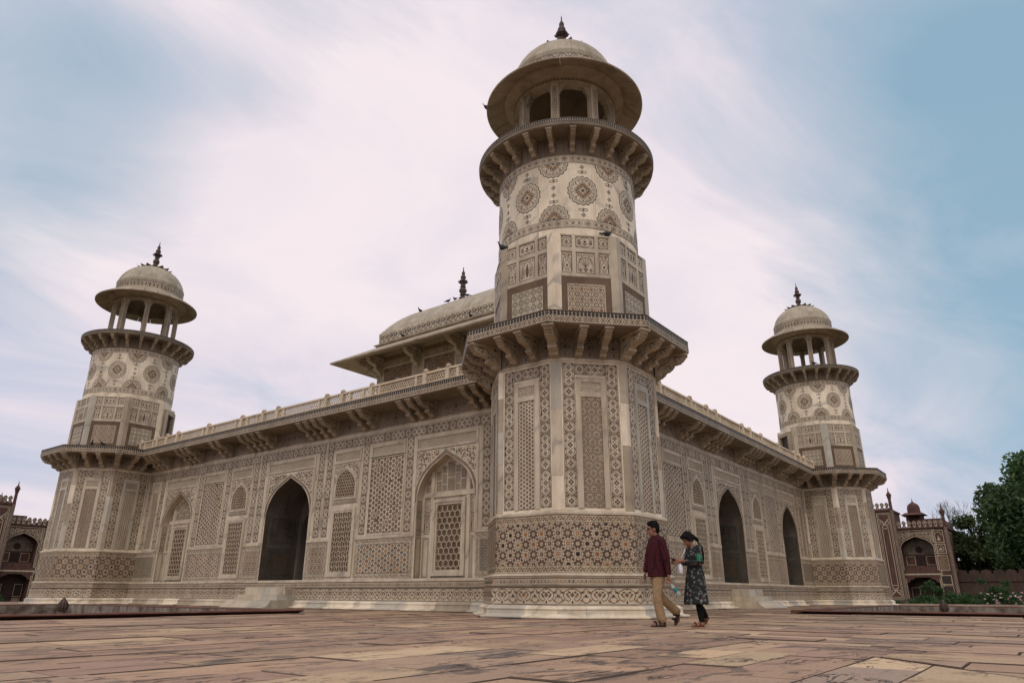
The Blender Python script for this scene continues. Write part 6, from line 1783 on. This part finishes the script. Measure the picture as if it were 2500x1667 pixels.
def make_man(loc, ang):
    sh, P, rot = head_shapes((.03, 0, 1.575), .10, R(-16))
    nb = Vector((-.075, .275, .80))                    # near hand, hanging back with the bottle
    body = sh+[('cap', [(-.015, 0, 1.38), (.01, 0, 1.50)], [.062, .056]), ('loft', [(0, 0, .86, .10, .15), (0, 0, 1.0, .11, .155), (0, 0, 1.2, .11, .17), (-.01, 0, 1.36, .10, .18), (-.015, 0, 1.43, .06, .10)]),
        ('cap', [(-.02, .19, 1.37), (-.05, .25, 1.10), tuple(nb)], [.052, .042, .026]), ('cap', [(-.02, -.19, 1.37), (.05, -.24, 1.10), (.13, -.22, .86)], [.052, .042, .026]),
        ('cap', [(0, .085, .88), (.075, .09, .48), (.03, .09, .09)], [.085, .058, .04]), ('cap', [(0, -.085, .88), (-.03, -.085, .49), (-.35, -.085, .20)], [.085, .058, .04]),
        ('cap', [(.0, .09, .055), (.10, .10, .045), (.19, .105, .035)], [.038, .04, .03]), ('cap', [(-.37, -.085, .19), (-.36, -.085, .10), (-.31, -.085, .04)], [.036, .036, .028])]
    body += hand_shapes(nb, (-.12, .02, -1), (.9, -.2, 0), (.3, -1, 0), 1, .75)+hand_shapes((.13, -.22, .86), (.15, .02, -1), (-.5, .8, 0), (.8, .5, 0), 1, .4)
    o = fuse('person', body, .0085, 'skin'); o.location = loc; o.rotation_euler = (0, 0, ang)
    fuse('shirt', [('loft', [(.005, 0, .79, .165, .212), (.0, 0, .90, .158, .205), (0, 0, 1.02, .148, .192), (.0, 0, 1.2, .142, .195), (-.01, 0, 1.34, .125, .215), (-.015, 0, 1.42, .095, .15), (-.008, 0, 1.475, .072, .08)]),
        ('cap', [(-.02, .18, 1.375), (-.055, .255, 1.12), (-.08, .272, .85)], [.078, .066, .046]), ('cap', [(-.02, -.18, 1.375), (.045, -.245, 1.12), (.12, -.225, .90)], [.078, .066, .046]),
        ('cap', [(-.045, -.05, 1.48), (-.055, 0, 1.495), (-.045, .05, 1.48), (.02, .06, 1.455), (.06, .02, 1.42)], [.02, .022, .02, .018, .014])], .011, 'shirt_check', o, 4)
    fuse('trousers', [('loft', [(0, 0, .80, .12, .165), (0, 0, .9, .125, .165), (0, 0, 1.0, .12, .16)]), ('cap', [(0.0, .088, .86), (.05, .092, .64), (.075, .095, .48), (.055, .095, .28), (.02, .092, .125)], [.108, .092, .082, .078, .082]),
        ('cap', [(0, -.088, .86), (-.02, -.09, .66), (-.04, -.088, .50), (-.2, -.086, .355), (-.335, -.085, .245)], [.108, .092, .082, .076, .078])], .011, 'khaki', o, 4)
    hs = [('ell', P(-.022, 0, .05), (.100, .084, .094), rot), ('ell', P(-.06, 0, .01), (.058, .078, .085), rot), ('ell', P(.02, 0, .115), (.075, .065, .035), rot), ('ell', P(.055, .01, .10), (.04, .05, .03), rot)]
    for q in range(26):
        a = random.uniform(0, 2*PI); e = random.uniform(.35, 1.3); hs.append(('ell', P(-.015+.098*math.cos(a)*math.cos(e), .082*math.sin(a)*math.cos(e), .055+.092*math.sin(e)), (.022, .022, .018)))
    fuse('hair', hs, .008, 'hair_black', o, 3)
    mb = MB()
    for s in (-1, 1):
        ring = [P(.097+.0*s, s*.036+.024*math.cos(a), .012+.017*math.sin(a)) for a in [2*PI*i/10 for i in range(11)]]; mb.tube(ring, .0035, 5)
        mb.tube([P(.093, s*.060, .018), P(.03, s*.082, .018), P(-.01, s*.084, .01)], .0035, 5)
        mb.add([P(.096, s*.036+.022*math.cos(2*PI*i/10), .012+.015*math.sin(2*PI*i/10)) for i in range(10)], [tuple(range(10))], 1)
    mb.tube([P(.103, .012, .018), P(.108, 0, .02), P(.103, -.012, .018)], .0035, 5)
    mb.build('spectacles', ['sandal_dark', 'lens_dark'], o)
    for (hx, hy, hz, pitch_) in ((.085, .10, 0, 0), (-.345, -.085, .0, 1.15)):
        mb = MB(); out_ = [(-.13, -.03), (-.12, .035), (.0, .04), (.08, .052), (.135, .025), (.135, -.02), (.08, -.045), (0, -.038)]
        mb.prism(out_, 'z', .0, .022)
        for x in (-.10, -.02, .05): mb.tube([(x, -.045, .02), (x+.01, -.035, .07), (x+.015, 0, .088), (x+.01, .038, .07), (x, .048, .02)], .016, 6)
        mb.tube([(-.10, -.04, .05), (-.125, 0, .055), (-.10, .04, .05)], .014, 6)
        sd_ = mb.build('sandal', 'sandal_dark', o, loc=(hx, hy, hz))
        if pitch_: sd_.rotation_euler = (0, pitch_, 0); sd_.location = (-.36, -.085, .145)
    return o
ang_m = math.atan2(.631, -.776)
man = make_man((-4.16, -4.25, .0), ang_m)
tag(man, 'walking man in maroon checked shirt and khaki trousers with glasses, holding a bottle low', 'person', 'visitors walking past the tower')
def wb(name, loc, rot, label, big):
    mb = MB()
    if big: mb.lathe([(.0, 0), (.030, .002), (.033, .02), (.031, .07), (.033, .075), (.033, .15), (.031, .155), (.032, .19), (.018, .225), (.013, .235), (.013, .25), (.015, .25), (.015, .268), (0, .268)], 14)
    o = mb.build(name, 'bottle_clear', None, True)
    mb = MB(); mb.lathe([(.0345, .078), (.0345, .148)], 14); mb.build('paper_label', 'teal_label', o)
    mb = MB(); mb.lathe([(.0165, .246), (.0165, .27), (0, .27)], 10); mb.build('cap', 'bottle_white', o)
    o.location = loc; o.rotation_euler = rot; tag(o, label, 'bottle'); return o
# bottle held by the neck in the man's near hand, hanging down and back
Mm = Matrix.Translation(man.location) @ Matrix.Rotation(ang_m, 4, 'Z')
hp = Mm @ Vector((-.075, .27, .70)); dvec = (Mm.to_3x3() @ Vector((-.62, .05, -.72))).normalized()
bt = wb('water_bottle', (0, 0, 0), (0, 0, 0), 'clear plastic water bottle with teal label hanging from the man\'s hand', True)
q = dvec.to_track_quat('Z', 'Y') @ Matrix.Rotation(PI, 3, 'X').to_quaternion()
bt.rotation_euler = q.to_euler(); bt.location = hp+dvec*.265

def make_woman(loc, ang):
    sh, P, rot = head_shapes((.085, 0, 1.405), .62, R(12), True)
    lh = Vector((.27, .085, 1.045)); rh = Vector((.30, -.05, 1.05))
    body = sh+[('cap', [(-.01, 0, 1.24), (.045, 0, 1.34)], [.050, .045]), ('loft', [(0, 0, .80, .11, .155), (0, 0, 1.0, .095, .13), (0, 0, 1.15, .10, .14), (-.01, 0, 1.25, .085, .155), (-.01, 0, 1.30, .05, .08)]),
        ('cap', [(-.01, .165, 1.245), (.0, .215, 1.0), tuple(lh)], [.045, .036, .021]), ('cap', [(-.01, -.165, 1.245), (.04, -.21, 1.0), tuple(rh)], [.045, .036, .021]),
        ('cap', [(0, .075, .80), (.02, .075, .44), (-.01, .075, .08)], [.085, .052, .036]), ('cap', [(0, -.075, .80), (-.03, -.075, .45), (-.17, -.075, .13)], [.085, .052, .036]),
        ('cap', [(-.03, .075, .05), (.07, .08, .04), (.15, .085, .03)], [.033, .036, .026]), ('cap', [(-.18, -.075, .12), (-.15, -.075, .065), (-.09, -.075, .035)], [.032, .034, .026])]
    body += hand_shapes(lh, (1, -.45, -.05), (-.1, -.4, -.8), (0, -.3, 1), 1, .5)+hand_shapes(rh, (1, .35, -.02), (-.1, .4, -.8), (0, .3, 1), 1, .55)
    o = fuse('person', body, .0085, 'skin'); o.location = loc; o.rotation_euler = (0, 0, ang)
    # tunic with a flared uneven hem
    tun = [(.02, 0, .36, .20, .235), (.015, 0, .42, .19, .225), (.01, 0, .6, .17, .20), (.0, 0, .8, .15, .18), (.0, 0, .96, .125, .15), (.0, 0, 1.06, .125, .15), (.0, 0, 1.17, .125, .165), (-.01, 0, 1.245, .10, .18), (-.012, 0, 1.285, .075, .12)]
    fuse('tunic', [('loft', tun), ('cap', [(-.01, .155, 1.25), (.0, .225, 1.02), (.08, .185, 1.01), (.20, .115, 1.035)], [.066, .058, .05, .036]), ('cap', [(-.01, -.155, 1.25), (.04, -.215, 1.01), (.13, -.15, 1.025), (.225, -.085, 1.045)], [.066, .058, .05, .036])]
         + [('cap', [(.02+.17*math.cos(a), .20*math.sin(a), .38), (.01+.13*math.cos(a), .165*math.sin(a), .78)], [.038, .02]) for a in [2*PI*i/9+.2 for i in range(9)]], .011, 'tunic_print', o, 4)
    fuse('leggings', [('cap', [(0.0, .075, .6), (.018, .076, .42), (.0, .076, .25), (-.01, .075, .10)], [.075, .062, .058, .044]), ('cap', [(0, -.075, .6), (-.03, -.075, .45), (-.10, -.075, .29), (-.165, -.075, .16)], [.075, .062, .056, .044])], .010, 'legging', o, 4)
    hs = [('ell', P(-.022, 0, .045), (.100, .086, .096), rot), ('ell', P(-.05, 0, .0), (.066, .082, .085), rot), ('ell', P(.045, .035, .085), (.05, .045, .035), rot), ('ell', P(.045, -.035, .085), (.05, .045, .035), rot), ('ell', P(.01, .074, .02), (.05, .02, .05), rot), ('ell', P(.01, -.074, .02), (.05, .02, .05), rot)]
    t0 = Vector(P(-.10, 0, .055))
    hs += [('ell', tuple(t0), (.034, .03, .03)), ('cap', [tuple(t0), (-.085, .005, 1.405), (-.135, .02, 1.28), (-.15, .03, 1.12), (-.145, .035, 1.00)], [.028, .034, .036, .03, .012])]
    fuse('hair', hs, .0085, 'hair_black', o, 3)
    mb = MB(); mb.tube([tuple(lh+Vector((-.02, .012, 0))+Vector((.3, .8, 0)).normalized()*.0+.0265*(Vector((.42, .9, 0)).normalized()*math.cos(a)+Vector((0, 0, 1))*math.sin(a))) for a in [2*PI*i/12 for i in range(13)]], .006, 6); mb.build('bracelet', 'red_thread', o)
    for (x, y, z, pt_) in ((.06, .08, 0, 0), (-.14, -.075, .06, .75)):
        mb = MB(); mb.prism([(-.12, -.028), (-.11, .032), (.0, .036), (.07, .046), (.115, .02), (.115, -.02), (.07, -.04), (0, -.034)], 'z', 0, .02)
        for xx in (-.03, .05): mb.tube([(xx, -.04, .016), (xx, -.03, .06), (xx+.005, 0, .075), (xx, .033, .06), (xx, .042, .016)], .015, 6)
        mb.tube([(-.08, -.034, .03), (-.11, 0, .045), (-.08, .036, .03)], .012, 6)
        s_ = mb.build('sandal', 'sandal_brown', o, loc=(x, y, z)); s_.rotation_euler = (0, pt_, 0)
    return o
ang_w = math.atan2(.66, -.75)
wom = make_woman((-3.83, -4.79, 0), ang_w)
tag(wom, 'woman with a black ponytail and dark printed tunic looking down at her hands', 'person', 'visitors walking past the tower')
Mw = Matrix.Translation(wom.location) @ Matrix.Rotation(ang_w, 4, 'Z')
# white pouch bottle hanging from her hands by a cord
mb = MB(); mb.lathe([(0, -.17), (.03, -.165), (.042, -.14), (.044, -.06), (.036, -.02), (.016, 0), (.014, .03), (0, .032)], 14)
mb.tube([(0, 0, .02), (-.05, .02, .14), (-.10, .03, .24)], .006, 6)
o = mb.build('white_bottle', 'bottle_white', None, True, loc=Mw @ Vector((.285, .05, 1.0))); o.rotation_euler = (0, 0, ang_w); tag(o, 'small white bottle on a cord below the woman\'s hands', 'bottle')
mb = MB(); mb.box(-.075, .075, -.036, .036, -.005, .005); o = mb.build('mobile_phone', 'phone_black', None, loc=Mw @ Vector((.40, .02, 1.075))); o.rotation_euler = (0, R(-20), ang_w); tag(o, 'dark mobile phone held in the woman\'s hands', 'phone')

# ------------------------------------------------------------------ pigeons
simple_mat('pigeon_grey', (.035, .036, .042), .6, .3)
def pigeon_mesh():
    mb = MB()
    prof = [(-.16, .004, -.012), (-.10, .03, -.004), (-.05, .058, .0), (.0, .072, .006), (.05, .070, .02), (.09, .052, .04), (.115, .036, .075), (.125, .030, .105), (.135, .031, .13), (.14, .022, .152), (.14, .006, .162)]
    V = []; n = 10
    for x, r_, z in prof:
        for i in range(n): a = 2*PI*i/n; V.append((x+(.0 if r_ > .034 else 0), r_*math.cos(a)*.9, .10+z+r_*math.sin(a)))
    F = [(j*n+i, j*n+(i+1) % n, (j+1)*n+(i+1) % n, (j+1)*n+i) for j in range(len(prof)-1) for i in range(n)]
    mb.add(V, F)
    mb.prism([(-.25, -.035), (-.12, -.03), (-.12, .03), (-.25, .035)], 'z', .07, .085)
    for s in (-1, 1):
        mb.add([(.06, s*.066, .13), (-.05, s*.078, .145), (-.19, s*.03, .09), (-.05, s*.07, .075), (.04, s*.07, .085)], [(0, 1, 2, 3, 4)]); mb.tube([(0, s*.025, .06), (.01, s*.025, .0)], .007, 5); mb.tube([(-.01, s*.025, .004), (.04, s*.03, .004)], .005, 4)
    mb.tube([(.150, 0, .245), (.185, 0, .235)], [.009, .003], 5)
    return mb.build('pigeon', 'pigeon_grey', None, True)
pg0 = None
def pigeon(loc, ang, label, sc=1.0):
    global pg0
    if pg0 is None: o = pg0 = pigeon_mesh()
    else: o = pg0.copy(); col.objects.link(o)
    o.location = loc; o.rotation_euler = (0, 0, ang); o.scale = (sc,)*3
    tag(o, label, 'pigeon', 'pigeons perched on the tomb')
def oc(a, an): return (a*math.cos(R(an)), a*math.sin(R(an)))
x, y = oc(2.1, 243); pigeon((x, y, 9.51), R(330), 'dark pigeon on the ledge at the right of the big drum')
x, y = oc(2.13, 155); pigeon((x, y, 9.51), R(150), 'dark pigeon on the ledge at the left of the big drum', 1.2)
x, y = oc(2.45, 128); pigeon((x, y, 15.10), R(128), 'pigeon on the left rim of the nearest kiosk eave', 1.1)
for (dx, dy, lb) in ((-3.6, 2.6, 'pigeon alone on the left of the pavilion vault'), (-3.2, .85, 'left one of two pigeons close together on the pavilion vault'), (-3.2, .35, 'right one of two pigeons close together on the pavilion vault'), (-3.0, -.35, 'pigeon on the pavilion vault beside the big finial')):
    d = max(abs(dx), abs(dy))/4.6; pigeon((13.5+dx, 13.5+dy, 14.2+2.05*(1-d**3.0)**.85), R(random.uniform(60, 300)), lb)
pigeon((13.5-4.80, 13.5+2.6, 13.50), R(170), 'left pigeon on the ledge below the pavilion vault'); pigeon((13.5-4.80, 13.5-2.2, 13.50), R(200), 'right pigeon on the ledge below the pavilion vault')
x, y = oc(2.6, 200); pigeon((27+x, y, 12.80), R(120), 'pigeon on the upper balcony of the right tower')
x, y = oc(2.7, 222); pigeon((x, 27+y, 6.915), R(250), 'left pigeon of the pair on the lower balcony of the left tower'); x, y = oc(2.7, 232); pigeon((x, 27+y, 6.915), R(200), 'right pigeon of the pair on the lower balcony of the left tower')
